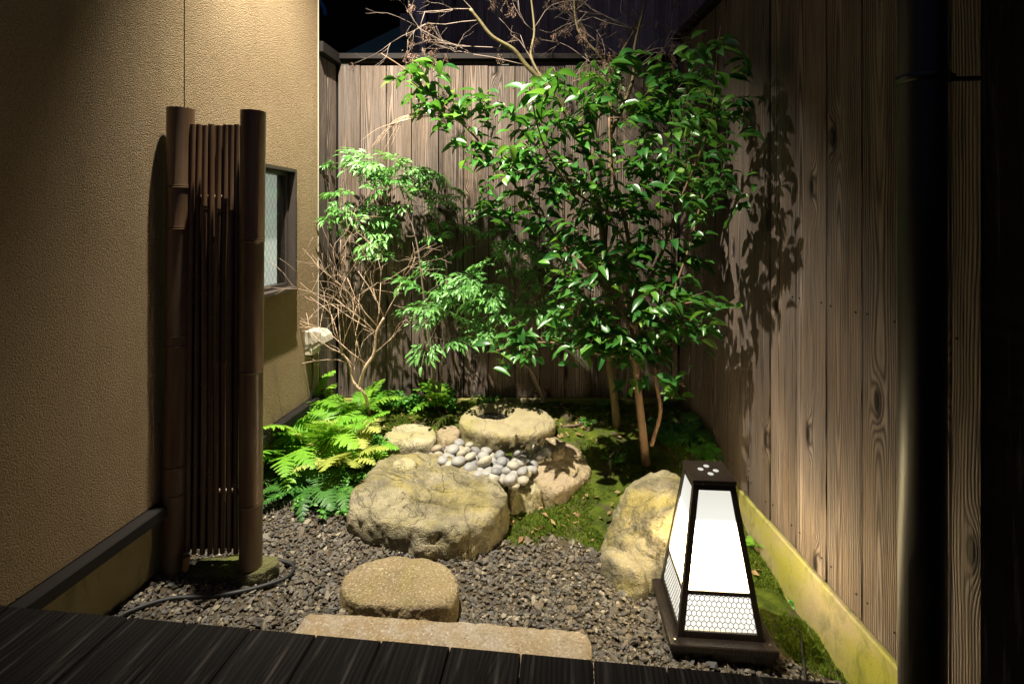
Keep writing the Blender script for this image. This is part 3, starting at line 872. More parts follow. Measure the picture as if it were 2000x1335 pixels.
def inside(p, poly):
    n = len(poly); r = False; j = n - 1
    for i in range(n):
        a, b = poly[i], poly[j]
        if (a[1] > p[1]) != (b[1] > p[1]) and p[0] < (b[0] - a[0]) * (p[1] - a[1]) / (b[1] - a[1]) + a[0]: r = not r
        j = i
    return r
PZ = .136 * K
ppoly = [P(a, b, (1 - PZ / K) / ((b - 432) / 1000)) for a, b in [(828, 900), (858, 872), (875, 855), (900, 862), (930, 880), (985, 892), (1040, 886), (1085, 868), (1080, 895), (1045, 910), (1030, 930), (1010, 945), (988, 948), (960, 930), (900, 915)]]
ppoly = [(a.x, a.y) for a in ppoly]
xs_ = [a[0] for a in ppoly]; ys_ = [a[1] for a in ppoly]
rp = random.Random(21)
placed = []
tries = 0; lay = 0; PO = []
while tries < 34000:
    tries += 1
    if tries == 14000: lay = 1
    q = (rp.uniform(min(xs_), max(xs_)), rp.uniform(min(ys_), max(ys_)))
    if not inside(q, ppoly): continue
    r = rp.uniform(.024, .039)
    ok = True; zz = PZ - .004
    if lay == 1 and len([1 for x in placed if x[4] == 1]) > 24: break
    for (x2, y2, r2, z2, l2) in placed:
        dd = math.hypot(q[0] - x2, q[1] - y2)
        if l2 == lay and dd < (r + r2) * (.68 if lay == 0 else .9): ok = False; break
        if lay == 1 and l2 == 0 and dd < (r + r2) * .8:
            zz = max(zz, z2 + .62 * (r + r2) * .62 * (1.15 - .5 * dd / (r + r2)))
    if not ok: continue
    if lay == 0: zz = PZ - .022 + r * .55
    placed.append((q[0], q[1], r, zz, lay))
    nm, me = PEB[rp.choices(range(12), weights=[4, 4, 4, 2.4, 2.4, 2.4, 1.1, 1.1, 1.1, 1.4, 1.4, 1.4])[0]]
    Mx = Matrix.Translation((q[0], q[1], zz)) @ Matrix.Rotation(rp.uniform(0, 6.28), 4, 'Z') @ Matrix.Rotation(rp.gauss(0, .3), 4, 'X') @ Matrix.Rotation(rp.gauss(0, .25), 4, 'Y') @ Matrix.Diagonal((r, r, r, 1))
    PO.append((inst('pebble', me, Mx), nm, 1000 + 1000 * q[0] / q[1], q))
MARKS = {'the drum stone': (828, 880), 'the basin foot': (960, 882), 'the jagged stone': (1075, 880), 'the wide brown rock': (1040, 915), 'the corner stone': (1005, 945), 'the big boulder': (900, 915), 'the heap centre': (950, 905)}
MK = {k: G(*p) for k, p in MARKS.items()}
zones = {}
for o, nm, px, q in PO:
    k = min(MK, key=lambda m: math.hypot(MK[m].x - q[0], MK[m].y - q[1]))
    zones.setdefault((nm, k), []).append((px, o))
CW = {'grey': 'pale grey', 'cream': 'cream', 'tan': 'tan', 'slate': 'dark slate'}
ORD = ['leftmost', 'second', 'third', 'fourth', 'fifth', 'sixth', 'seventh', 'eighth', 'ninth', 'tenth', 'eleventh', 'twelfth', 'thirteenth', 'fourteenth', 'fifteenth', 'sixteenth', 'seventeenth', 'eighteenth', 'nineteenth', 'twentieth']
for (nm, k), lst in zones.items():
    lst.sort(key=lambda a: a[0])
    for i, (px, o) in enumerate(lst):
        if len(lst) == 1: lb = 'the only smooth %s pebble beside %s' % (CW[nm], k)
        elif i == 0: lb = 'leftmost of the smooth %s pebbles beside %s' % (CW[nm], k)
        elif i == len(lst) - 1: lb = 'rightmost of the smooth %s pebbles beside %s' % (CW[nm], k)
        else: lb = 'smooth %s pebble, %s from the left of those beside %s' % (CW[nm], ORD[min(i, 19)], k)
        tag(o, lb, 'pebble', 'river pebbles heaped before the basin')

# ------------------------------------------------------------------ gravel
def gravel():
    n0 = 36000
    X = RNG.uniform(-1.02 * K, .80 * K, n0); Yv = RNG.uniform(.84 * K, 1.80 * K, n0)
    wallx = (-1.076 + .11 * Yv / K) * K
    mk = moss_mask(X, Yv)
    keep = (X > wallx + .012) & (X < RX(1.3) - .02) & (RNG.random(n0) > mk * 1.35 - .1)
    X, Yv = X[keep], Yv[keep]; n = len(X)
    base, f = ICO[1]; base = base
    nv = 12
    bv, bf = ico(1) if False else (None, None)
    import bmesh
    bm = bmesh.new(); bmesh.ops.create_icosphere(bm, subdivisions=1, radius=1)
    bv = np.array([q.co[:] for q in bm.verts]); bf = np.array([[w.index for w in p.verts] for p in bm.faces]); bm.free()
    nv = len(bv)
    s = RNG.lognormal(math.log(.0068), .33, n)
    V = np.repeat(bv[None], n, 0) * (1 + RNG.uniform(-.32, .32, (n, nv, 1)))
    V = V * np.stack([s * RNG.uniform(1.0, 1.5, n), s * RNG.uniform(.7, 1.0, n), s * RNG.uniform(.35, .6, n)], 1)[:, None, :]
    a = RNG.uniform(0, 6.28, n); tx = RNG.normal(0, .35, n); ty = RNG.normal(0, .35, n)
    def rot(V, i, j, a):
        c, s_ = np.cos(a)[:, None], np.sin(a)[:, None]
        p, q = V[:, :, i].copy(), V[:, :, j].copy()
        V[:, :, i] = p * c - q * s_; V[:, :, j] = p * s_ + q * c
    rot(V, 1, 2, tx); rot(V, 0, 2, ty); rot(V, 0, 1, a)
    zc = gz(X, Yv) + RNG.uniform(-.002, .011, n)
    V = V + np.stack([X, Yv, zc], 1)[:, None, :]
    F = (bf[None] + (np.arange(n) * nv)[:, None, None]).reshape(-1, 3)
    o = mobj('gravel', V.reshape(-1, 3), F, None, None, False)
    at = o.data.attributes.new('tone', 'FLOAT', 'POINT')
    at.data.foreach_set('value', np.repeat(RNG.random(n), nv).astype(np.float32))
    t = NT('grey_gravel'); fac = t.n('Attribute', {'attribute_name': 'tone'}).outputs['Fac']
    c = t.ramp(fac, [(0, (.035, .032, .028)), (.4, (.095, .077, .055)), (.65, (.145, .112, .072)), (.85, (.095, .093, .09)), (.95, (.24, .20, .14)), (1, (.36, .31, .22))])
    c = t.mix(t.math('MULTIPLY', t.noise(t.obj(), 220, 3), .4), c, (.05, .045, .04))
    o.data.materials.append(t.done(c, .7, None, .4))
    return tag(o, 'grey brown crushed gravel covering the ground before the stones', 'gravel', None, 'stuff')
gravel()

# ------------------------------------------------------------------ moss tufts and dead leaves
def scatter_tris(name, X, Y, Z, h, w, blades, tilt, mat, label, cat):
    n = len(X)
    vs = []; tone = []
    for b in range(blades):
        a = RNG.uniform(0, 6.28, n); hh = h * RNG.uniform(.6, 1.4, n); t = RNG.normal(0, tilt, n)
        jx, jy = RNG.normal(0, w, n), RNG.normal(0, w, n)
        p0 = np.stack([X + jx - np.cos(a) * w, Y + jy - np.sin(a) * w, Z - .001], 1)
        p1 = np.stack([X + jx + np.cos(a) * w, Y + jy + np.sin(a) * w, Z - .001], 1)
        d = RNG.uniform(0, 6.28, n)
        p2 = np.stack([X + jx + np.cos(d) * hh * t, Y + jy + np.sin(d) * hh * t, Z + hh], 1)
        vs.append(np.stack([p0, p1, p2], 1)); tone.append(RNG.random(n))
    V = np.concatenate(vs).reshape(-1, 3)
    F = np.arange(len(V)).reshape(-1, 3)
    o = mobj(name, V, F, mat, None, True)
    at = o.data.attributes.new('tone', 'FLOAT', 'POINT')
    at.data.foreach_set('value', np.repeat(np.concatenate(tone), 3).astype(np.float32))
    return tag(o, label, cat, None, 'stuff')
n0 = 70000
X = RNG.uniform(-.85 * K, .79 * K, n0); Yv = RNG.uniform(1.08 * K, 2.36 * K, n0)
mk = moss_mask(X, Yv)
pat = fbm(np.stack([X * 9, Yv * 9, X * 0 + 3], 1), 3)
lw = (-1.076 + .11 * Yv / K) * K
keep = (mk > .35) & (pat > -.12 + .25 * (X < -.3 * K)) & (X > lw + .02) & (X < RX(1.6) - .005)
keep &= np.array([not inside((a, b), ppoly) for a, b in zip(X, Yv)])
X, Yv = X[keep], Yv[keep]; pp = np.stack([X, Yv, X * 0], 1)
Zm = gz(X, Yv) + .020 * fbm(pp * 7, 3) + .008 * fbm(pp * 26, 2)
scatter_tris('moss', X, Yv, Zm, .011, .0028, 3, .6, M['moss'], 'low cushions of green moss around the trees and along the kerb', 'moss')
# dead leaves lying about under the trees and ferns
n0 = 900
X = RNG.uniform(-.85 * K, .76 * K, n0); Yv = RNG.uniform(1.5 * K, 2.34 * K, n0)
mk = moss_mask(X, Yv); lw = (-1.076 + .11 * Yv / K) * K
keep = (mk > .5) & (X > lw + .02) & np.array([not inside((a, b), ppoly) for a, b in zip(X, Yv)])
X, Yv = X[keep], Yv[keep]
pp = np.stack([X, Yv, X * 0], 1); Zm = gz(X, Yv) + .020 * fbm(pp * 7, 3) + .010
n = len(X); a = RNG.uniform(0, 6.28, n); L = RNG.uniform(.008, .022, n)
c, s = np.cos(a) * L, np.sin(a) * L
tz = RNG.normal(0, .3, (n, 4)) * L[:, None]
V = np.stack([np.stack([X - c, Yv - s, Zm + tz[:, 0]], 1), np.stack([X + s * .4, Yv - c * .4, Zm + tz[:, 1]], 1), np.stack([X + c, Yv + s, Zm + tz[:, 2]], 1), np.stack([X - s * .4, Yv + c * .4, Zm + tz[:, 3]], 1)], 1)
o = mobj('leaf_litter', V.reshape(-1, 3), np.arange(n * 4).reshape(-1, 4), M['litter'])
at = o.data.attributes.new('tone', 'FLOAT', 'POINT'); at.data.foreach_set('value', np.repeat(RNG.random(n), 4).astype(np.float32))
tag(o, 'scattered small dead leaves lying on the soil and moss', 'dead leaves', None, 'stuff')

# ------------------------------------------------------------------ bamboo screen
bsn = thing('bamboo_screen', (-.79 * K, 1.36 * K, .08 * K), 'tall brown bamboo sleeve screen standing out from the plaster wall', 'screen')
def culm(name, a, b, r0, r1, nodes, mat, parent, sides=20, lip=1.06, hollow=True):
    a, b = Vector(a), Vector(b); L = (b - a).length
    ts = {0.0: 1.0, 1.0: 1.0}
    for t in nodes:
        for dt, k in ((-.016, .985), (-.004, 1.0), (-.0015, lip), (.0006, lip * .985), (.0016, .965), (.005, lip * .985), (.014, 1.0)):
            tt = t + dt / L * .9
            if 0 < tt < 1: ts[tt] = k
    T_ = sorted(ts)
    mb = MB()
    jit = [random.uniform(-.0015, .0015) for _ in range(3)]
    pts = [a.lerp(b, t) + Vector((math.sin(t * 7 + jit[0] * 4000) * .0015, 0, 0)) for t in T_]
    rad = [(r0 + (r1 - r0) * t) * ts[t] for t in T_]
    if hollow:
        pts += [pts[-1], pts[-1] - (b - a).normalized() * .03]; rad += [rad[-1] * .86, rad[-1] * .84]
        pts[-2] = pts[-3] + (b - a).normalized() * .0006
    mb.tube(pts, rad, sides)
    o = mb.build(name, mat, parent)
    smooth_by_angle(o, 40)
    return o
def zpx(py, d): return K + (432 - py) / 1000 * d * K
d0 = 1.36
def tnode(py, pa, pb): return (py - pa) / (pb - pa)
culm('post', P(342, 1118, d0), P(354, 213, d0), .0300 * K, .0325 * K, [tnode(y, 1118, 213) for y in (366, 446, 652, 672, 905, 960)], M['bamboo'], bsn, 26, 1.05)
culm('post', P(489, 1104, d0), P(494, 218, d0), .0285 * K, .0310 * K, [tnode(y, 1104, 218) for y in (470, 722, 980)], M['bamboo'], bsn, 26, 1.05)
rs = random.Random(4)
cx_top = [376, 389, 401, 413, 427, 440, 451, 463]
cx_bot = [366, 380, 396, 410, 421, 434, 447, 461]
nod = [[440, 470, 630, 805], [395, 540, 680, 900], [408, 570, 745, 850], [466, 620, 780, 930], [404, 560, 700, 860], [398, 545, 705, 990], [415, 590, 700, 870], [420, 590, 760, 940]]
for i in range(8):
    dd = d0 + (.006 if i % 2 else -.004)
    culm('slat', P(cx_bot[i], 1078 + rs.uniform(-2, 3), dd), P(cx_top[i], 243 + rs.uniform(0, 3), dd), .0066 * K * rs.uniform(.85, 1.1), .0078 * K * rs.uniform(.9, 1.05),
         [tnode(y + rs.uniform(-8, 8), 1078, 243) for y in nod[i]], M['bamboo_slat'], bsn, 12, 1.14)
cb = [372, 384, 396, 407, 419, 432, 444, 456, 467]
for i in range(9):
    dd = d0 + .030
    culm('slat', P(cb[i], 384, dd), P(cb[i] + 2, 246, dd), .0075 * K, .0080 * K, [tnode(y + rs.uniform(-20, 20), 384, 246) for y in (320,)], M['bamboo_slat'], bsn, 10, 1.12)
bv = [P(364, 1072, d0 + .042), P(468, 1070, d0 + .042), P(470, 250, d0 + .042), P(372, 251, d0 + .042)]
bv += [q + Vector((0, .008, 0)) for q in bv]
mobj('dark_gap_backing', bv, [(0, 1, 2, 3), (7, 6, 5, 4), (0, 4, 5, 1), (1, 5, 6, 2), (2, 6, 7, 3), (3, 7, 4, 0)], M['blackwall'], bsn, False)  # black sheet added so the slat gaps look like shaded wall
MB().tube([P(362, 385, d0 + .018), P(474, 387, d0 + .018)], .011, 10).build('rail', M['bamboo_slat'], bsn)
MB().tube([P(350, 960, d0 + .018), P(480, 958, d0 + .018)], .011, 10).build('rail', M['bamboo_slat'], bsn)
p = P(360, 1102, d0 - .03)
culm('stub', P(361, 1112, d0 - .03), P(364, 1085, d0 - .03), .012, .012, [], M['bamboo'], bsn, 12)

# ------------------------------------------------------------------ lantern
def lantern():
    lx, ly = .508 * K, 1.325 * K
    gzv = gz1(lx, ly)
    root = thing('floor_lantern', (lx, ly, gzv), 'glowing white tapered floor lantern with dark wooden frame', 'lantern')
    Z0 = .0 * K                               # top of the plinth: drop 1.0
    yaw = math.atan2(-.08, 1.0)
    R = Matrix.Translation((lx, ly, 0)) @ Matrix.Rotation(yaw, 4, 'Z')
    hb = .125 * K
    MB().box((-hb, -hb, Z0 - .022), (hb, hb, Z0), R, .003).build('base_board', M['lanternwood'], root, False)
    MB().box((-hb * .93, -hb * .93, Z0 - .10), (hb * .93, hb * .93, Z0 - .0225), R, .003).build('plinth', M['lanternwood'], root, False)
    for sx in (-1, 1):
        for sy in (-1, 1):
            q = R @ Vector((sx * hb * .88, sy * hb * .88, Z0))
            MB().tube([q, q + Vector((0, 0, .004))], .005, 10).build('screw', M['steel'], root, False)
    H = .345 * K; wb = .101 * K; wt = .0505 * K
    fw = .0075 * K
    def cor(z, sx, sy, off=0.0):
        k = (z / H); w = wb + (wt - wb) * k + off
        return R @ Vector((sx * w, sy * w, Z0 + z))
    # corner posts
    for sx in (-1, 1):
        for sy in (-1, 1):
            vs = []
            for z in (0.0, H):
                k = z / H; w = wb + (wt - wb) * k; g = fw * 1.9
                for (ax, ay) in ((w, w), (w - g, w), (w - g, w - g), (w, w - g)):
                    vs.append(R @ Vector((sx * ax, sy * ay, Z0 + z)))
            fs = [(0, 1, 5, 4), (1, 2, 6, 5), (2, 3, 7, 6), (3, 0, 4, 7), (3, 2, 1, 0), (4, 5, 6, 7)]
            if sx * sy < 0: fs = [f_[::-1] for f_ in fs]
            mobj('corner_post', vs, fs, M['lanternwood'], root, False)
    zdiv = H * .285
    def face_pt(side, u, z, off):
        """side 0 front(-y) 1 right 2 back 3 left; u -1..1 across"""
        k = z / H; w = wb + (wt - wb) * k + off
        wu = (wb + (wt - wb) * k)
        q = [(u * wu, -w), (w, u * wu), (-u * wu, w), (-w, -u * wu)][side]
        return R @ Vector((q[0], q[1], Z0 + z))
    def strip(side, u0, u1, z0, z1, o0, o1):
        vs = []
        for o_ in (o0, o1):
            vs += [face_pt(side, u0, z0, o_), face_pt(side, u1, z0, o_), face_pt(side, u1, z1, o_), face_pt(side, u0, z1, o_)]
        return vs, [(3, 2, 1, 0), (4, 5, 6, 7), (0, 1, 5, 4), (1, 2, 6, 5), (2, 3, 7, 6), (3, 0, 4, 7)]
    # shade material: paper white acrylic, light of an inner lamp painted as an emission ramp
    t = NT('lit_acrylic'); o = t.obj()
    z = t.n('SeparateXYZ', None, Vector=o).outputs[2]
    k = t.math('DIVIDE', t.math('SUBTRACT', z, Z0), H)
    st = t.ramp(k, [(0.0, .021), (.285, .025), (.30, .6), (.45, 1.0), (.60, .45), (.76, .019), (1.0, .0155)])
    colr = t.ramp(k, [(0.0, (1.0, .97, .86)), (.285, (1.0, .97, .86)), (.30, (1.0, .78, .40)), (.6, (1.0, .78, .40)), (.76, (1.0, .98, .88)), (1.0, (1.0, .97, .84))])
    em = t.n('Emission', None, Color=colr, Strength=t.math('MULTIPLY', st, 52.0))
    gl = t.n('BsdfGlossy', None, Roughness=.25)
    ms = t.n('MixShader', None, i0=.03, i1=em.outputs[0], i2=gl.outputs[0])
    t.t.links.new(ms.outputs[0], t.out.inputs[0])
    lit = t.m
    for side in range(4):
        for (z0, z1) in ((.016 * K, zdiv - .004 * K), (zdiv + .004 * K, H - .016 * K)):
            vs, fs = strip(side, -.90, .90, z0, z1, -.010, -.006)
            mobj('panel', vs, fs, lit, root, False)
        for (z0, z1, e0, e1) in ((0.0, .014 * K, -.016, -.001), (H - .014 * K, H, -.016, -.001), (zdiv - .0045 * K, zdiv + .0045 * K, -.012, -.002)):
            vs, fs = strip(side, -.86, .86, z0, z1, e0, e1)
            mobj('rail', vs, fs, M['lanternwood'], root, False)
        # chicken wire in front of the lower panel
        mb = MB()
        zb0, zb1 = .015 * K, zdiv - .005 * K
        cols = 13; hw = 2 * .84 / cols; rows = 7; hh = (zb1 - zb0) / rows
        for r_ in range(rows):
            for c_ in range(-1, cols + 1):
                u0 = -.84 + (c_ + (.5 if r_ % 2 else 0)) * hw
                zc = zb0 + r_ * hh
                A = (u0 + hw / 2, zc); B = (u0 + hw / 2, zc + hh * .62)
                C1 = (u0 + hw, zc + hh); C0 = (u0, zc + hh)
                for (p0, p1) in ((A, B), (B, C1), (B, C0)):
                    if max(abs(p0[0]), abs(p1[0])) > .86 or p1[1] > zb1 + .001: continue
                    mb.tube([face_pt(side, p0[0], p0[1], -.0045), face_pt(side, p1[0], p1[1], -.0045)], .0011, 4, False)
        mb.build('wire_mesh', M['wire'], root, False)
    # cap with four round openings
    cw = wt + .004
    MB().box((-cw, -cw, Z0 + H + .0005), (cw, cw, Z0 + H + .016), R, .002).build('cap', M['lanternwood'], root, False)
    for (ax, ay) in ((-.30, 0.08), (.30, -.02), (.02, .42), (.0, -.36)):
        q = R @ Vector((ax * cw * 1.15, ay * cw, Z0 + H + .0155))
        MB().tube([q, q + Vector((0, 0, .0016))], .0100, 20).build('light_opening', lit, root, False)
    # mains lead
    pts = [R @ Vector((hb * .9, -hb * .1, Z0 - .07)), R @ Vector((hb * 1.08, -hb * .12, Z0 - .085)), G(1556, 1235), G(1568, 1290), G(1575, 1360)]
    for q in pts[2:]: q.z += .014
    tag(MB().tube(rail(pts), .0045, 8).build('power_cable', M['hose']), 'thin black lead running from the lantern base along the moss', 'cable')
lantern()

# hose on the gravel
pts = [G(a, b) for a, b in [(215, 1225), (252, 1203), (330, 1178), (420, 1172), (500, 1156), (560, 1135), (572, 1112), (540, 1100)]]
for q in pts: q.z += .016
tag(MB().tube(rail(pts), .0075, 10).build('hose', M['hose']), 'black hose snaking over the gravel in front of the screen', 'hose')

# ------------------------------------------------------------------ outdoor socket box with hood
sb = thing('socket_box', LW(2.10), 'cream hooded electric box low on the plaster wall corner', 'electric box')
zb0, zb1 = zpx(692, 2.10), zpx(645, 2.10)
Mb = LM(2.085, 0, 0)
MB().box((.001, 0, zb0), (.045, .11, zb1), Mb, .004).build('box', M['whiteplastic'], sb, False)
mb = MB()
pr_ = [(.0455, zb1), (.085, zb1 - .004), (.115, zb1 - .030), (.122, zb0 + .075), (.0455, zb0 + .03)]
vs = [Mb @ Vector((a_, y_, z_)) for y_ in (.004, .106) for (a_, z_) in pr_]
mb.add(vs, [(0, 1, 2, 3, 4), (9, 8, 7, 6, 5)] + [(i_, 5 + i_, 5 + (i_ + 1) % 5, (i_ + 1) % 5) for i_ in range(5)])
mb.build('hood', M['whiteplastic'], sb, False)
q = LW(2.12, .02)
MB().tube(rail([(q.x, q.y, zb0), (q.x + .005, q.y, zb0 - .12), (q.x - .005, q.y, zb0 - .28), (q.x + .01, q.y - .02, gz1(q.x, q.y))]), .006, 8).build('cable', M['hose'], sb)

# ------------------------------------------------------------------ plants
def leaf_mesh(L=1.0, W=.42, fold=.16, droop=.25, rows=6, wavy=0.0, peak=.42):
    vs = []; fs = []
    for i in range(rows + 1):
        t = i / rows
        w = W / 2 * (math.sin(math.pi * min(1, t ** (math.log(.5) / math.log(peak)))) ** .85) if 0 < t < 1 else 0.0
        if i == 0: w = .012
        if i == rows: w = .006
        zc = -droop * t * t
        e = fold * w / (W / 2) * .22 + wavy * math.sin(i * 2.1)
        vs += [(t * L, -w, zc + e), (t * L, 0, zc), (t * L, w, zc + e)]
    for i in range(rows):
        b = 3 * i
        fs += [(b, b + 3, b + 4, b + 1), (b + 1, b + 4, b + 5, b + 2)]
    return vs, fs
def frame(d, up=Vector((0, 0, 1)), roll=0.0):
    """x along d, z as close to up as can be"""
    d = d.normalized(); y = up.cross(d)
    if y.length < 1e-3: y = Vector((0, 1, 0))
    y.normalize(); z = d.cross(y)
    return Matrix((d, y, z)).transposed().to_4x4() @ Matrix.Rotation(roll, 4, 'X')
def merge_np(name, base, mats, mat, parent, tone=True):
    bv, bf = base
    bv = np.array(bv); n = len(mats)
    Ms = np.array([[list(r) for r in m] for m in mats])
    V = np.einsum('nij,vj->nvi', Ms[:, :3, :3], bv) + Ms[:, None, :3, 3]
    F = (np.array(bf)[None] + (np.arange(n) * len(bv))[:, None, None]).reshape(-1, len(bf[0]))
    o = mobj(name, V.reshape(-1, 3), F, mat, parent)
    at = o.data.attributes.new('tone', 'FLOAT', 'POINT')
    at.data.foreach_set('value', np.repeat(RNG.random(n), len(bv)).astype(np.float32))
    return o

class Skel:
    def __init__(s): s.nodes = []; s.segs = []
    def limb(s, pts, r0, r1, n=5):
        q = rail(pts, n)
        rad = [r0 + (r1 - r0) * i / (len(q) - 1) for i in range(len(q))]
        s.segs.append((q, rad))
        s.nodes += [(p, r) for p, r in zip(q, rad)]
        return q
    def grow_to(s, target, r1=.0016, rnd=random, rise=.25, k=.75):
        best = min(s.nodes, key=lambda nr: (nr[0] - target).length + (0.25 * max(0, nr[0].z - target.z)))
        a, ra = best; d = target - a; L = d.length
        if L < .02: return a, d
        mid1 = a + d * .35 + Vector((rnd.gauss(0, .10), rnd.gauss(0, .10), rnd.gauss(0, .07) - rise * .12)) * L
        mid2 = a + d * .7 + Vector((rnd.gauss(0, .08), rnd.gauss(0, .08), rnd.gauss(0, .06) - rise * .05)) * L
        r0 = min(ra * .8, max(.0022, .0045 * (L / .35) ** .5))
        q = s.limb([a, mid1, mid2, target], r0, r1, 3)
        return q[-2], (q[-1] - q[-3]).normalized()

def build_segs(segs, name, mat, parent, sides=5):
    mb = MB()
    for q, r in segs: mb.tube(q, r, sides)
    return mb.build(name, mat, parent)

def camellia():
    rnd = random.Random(42)
    base = G(1263, 902)
    root = thing('camellia_tree', base, 'glossy dark green camellia filling the corner by the right fence', 'tree')
    sk = Skel()
    b = base; 
    tr = sk.limb([b + Vector((0, 0, -.06)), P(1256, 850, 1.81), P(1246, 760, 1.81), P(1238, 660, 1.83), P(1240, 580, 1.85), P(1234, 510, 1.86), P(1218, 420, 1.86), P(1196, 330, 1.85), P(1190, 230, 1.83)], .0215 * K * .75, .004 * K)
    build_segs([sk.segs[0]], 'trunk', M['bark'], root, 12)
    n_tr = len(sk.segs)
    sk.limb([P(1272, 870, 1.80), P(1290, 800, 1.79), P(1280, 730, 1.80), P(1296, 650, 1.80), P(1320, 560, 1.78), P(1350, 470, 1.80), P(1380, 350, 1.82)], .011, .004)
    sk.limb([P(1238, 640, 1.83), P(1180, 560, 1.85), P(1100, 480, 1.9), P(1020, 380, 1.98), P(930, 270, 2.02), P(850, 190, 2.02), P(790, 135, 2.02), P(745, 105, 2.02)], .010, .0025)
    sk.limb([P(1240, 600, 1.84), P(1290, 500, 1.85), P(1330, 390, 1.87), P(1375, 280, 1.72), P(1395, 190, 1.57), P(1402, 100, 1.50), P(1408, 50, 1.50)], .010, .0025)
    sk.limb([P(1220, 430, 1.86), P(1130, 380, 1.80), P(1070, 300, 1.75), P(1042, 210, 1.72), P(1045, 150, 1.72)], .007, .0022)
    sk.limb([P(1240, 700, 1.82), P(1170, 690, 1.80), P(1090, 670, 1.80), P(1020, 672, 1.80), P(950, 690, 1.80)], .009, .002)
    sk.limb([P(1238, 620, 1.83), P(1300, 600, 1.74), P(1370, 590, 1.68), P(1420, 610, 1.66)], .007, .002)
    sk.limb([P(1275, 730, 1.80), P(1310, 745, 1.76), P(1340, 755, 1.72)], .004, .002)
    # leaf masses: centre px, py, distance, half sizes in px, half depth, twigs
    masses = [(800, 140, 2.02, 62, 38, .05, 7), (900, 235, 2.02, 75, 55, .07, 13), (1000, 300, 1.98, 90, 70, .09, 16), (1050, 150, 1.72, 45, 35, .03, 3),
              (1110, 250, 1.95, 80, 70, .10, 12), (1200, 300, 1.93, 120, 110, .14, 26), (1330, 260, 1.90, 110, 110, .12, 22), (1310, 400, 1.88, 115, 100, .14, 21),
              (1160, 430, 1.88, 130, 90, .13, 22), (1080, 400, 1.92, 90, 80, .1, 14), (1230, 540, 1.85, 150, 70, .14, 22), (1330, 610, 1.74, 85, 60, .10, 18), (1110, 600, 1.83, 110, 60, .08, 16),
              (1180, 660, 1.80, 100, 40, .08, 12), (1020, 670, 1.80, 90, 38, .06, 9), (1400, 620, 1.67, 28, 35, .03, 3), (1405, 120, 1.50, 22, 60, .03, 3), (1455, 180, 1.50, 35, 40, .04, 4), (1410, 260, 1.5, 60, 60, .08, 9), (1410, 220, 1.56, 75, 85, .12, 8), (1350, 140, 1.66, 60, 50, .1, 5), (840, 200, 2.02, 60, 45, .05, 6),
              (1330, 760, 1.73, 35, 25, .04, 3), (1240, 150, 2.0, 120, 60, .10, 16), (1000, 210, 2.0, 60, 45, .06, 10), (1060, 330, 1.92, 90, 80, .08, 16), (960, 400, 2.0, 60, 40, .05, 7), (1130, 180, 1.95, 80, 50, .08, 9), (1370, 330, 1.6, 70, 80, .12, 14), (1330, 180, 1.9, 80, 60, .08, 12), (1250, 660, 1.8, 120, 50, .1, 14), (1430, 390, 1.50, 45, 30, .03, 3), (1250, 740, 1.78, 30, 20, .03, 2)]
    tg = []
    for (mx, my, d, rx, ry, rd_, n) in masses:
        rx *= 1.12; ry *= 1.12
        for _ in range(int(n * (1.35 if n > 9 else 1.25))):
            while True:
                a, b_, c = rnd.uniform(-1, 1), rnd.uniform(-1, 1), rnd.uniform(-1, 1)
                if a * a + b_ * b_ + c * c < 1: break
            tg.append((P(mx + a * rx, my + b_ * ry, d + c * rd_), mx, my))
    ctr = P(1235, 560, 1.85)
    tg.sort(key=lambda q: (q[0] - ctr).length)
    leaves = []
    for p, mx, my in tg:
        lim = (.80 - .022 * p.y / K) * K
        if p.x > lim - .03: p.x = lim - .03 - rnd.random() * .05
        if p.y > YB - .06: p.y = YB - .06 - rnd.random() * .06
        a, d = sk.grow_to(p, rnd=rnd)
        big = 1.35 if my in (150,) or (mx, my) in ((1405, 120),) else (1.15 if mx < 850 else 1.0)
        nl = rnd.choice((4, 5, 5, 6, 7))
        tip = p; q0 = tip - d * .16
        for i in range(nl):
            u = i / max(1, nl - 1)
            at_ = q0.lerp(tip, u)
            s_ = 1 if i % 2 else -1
            azi = math.atan2(d.y, d.x) + s_ * rnd.uniform(.5, 1.15) * (1 if i < nl - 1 else .15)
            el = rnd.gauss(-.18, .28)
            ld = Vector((math.cos(azi) * math.cos(el), math.sin(azi) * math.cos(el), math.sin(el)))
            L = rnd.uniform(.062, .104) * big * (.85 if p.y < 1.68 * K else 1) * (1 if i < nl - 1 else .9)
            up = Vector((rnd.gauss(-.12, .35), rnd.gauss(-.25, .35), 1))
            leaves.append(Matrix.Translation(at_) @ frame(ld, up, rnd.gauss(0, .25)) @ Matrix.Diagonal((L, L, L, 1)))
    build_segs(sk.segs[n_tr:n_tr + 7], 'branch', M['bark'], root, 8)
    tw = build_segs(sk.segs[n_tr + 7:], 'twigs', M['bark'], root, 4); tw['kind'] = 'stuff'
    # keep leaves out of the fences
    ok = []
    for m in leaves:
        e = m @ Vector((1, 0, 0))
        if e.x > RX(e.y / K) - .01 or e.y > YB - .01: continue
        ok.append(m)
    leaves = ok
    camp = Vector((0, 0, K))
    def shown(m):
        c = m.translation; n_ = m.to_3x3() @ Vector((0, 0, 1)); L = n_.length
        v_ = (camp - c); return L * L * (abs(n_.normalized().dot(v_.normalized())) + .15) / v_.length_squared
    leaves.sort(key=shown, reverse=True)
    shapes = [leaf_mesh(1, .40, .6, .26), leaf_mesh(1, .46, .45, .36, peak=.48), leaf_mesh(1, .36, .7, .16, wavy=.016)]
    mes = []
    for s_ in shapes:
        me = new_mesh('leaf', *s_); smooth(me); me.materials.append(M['camellia']); mes.append(me)
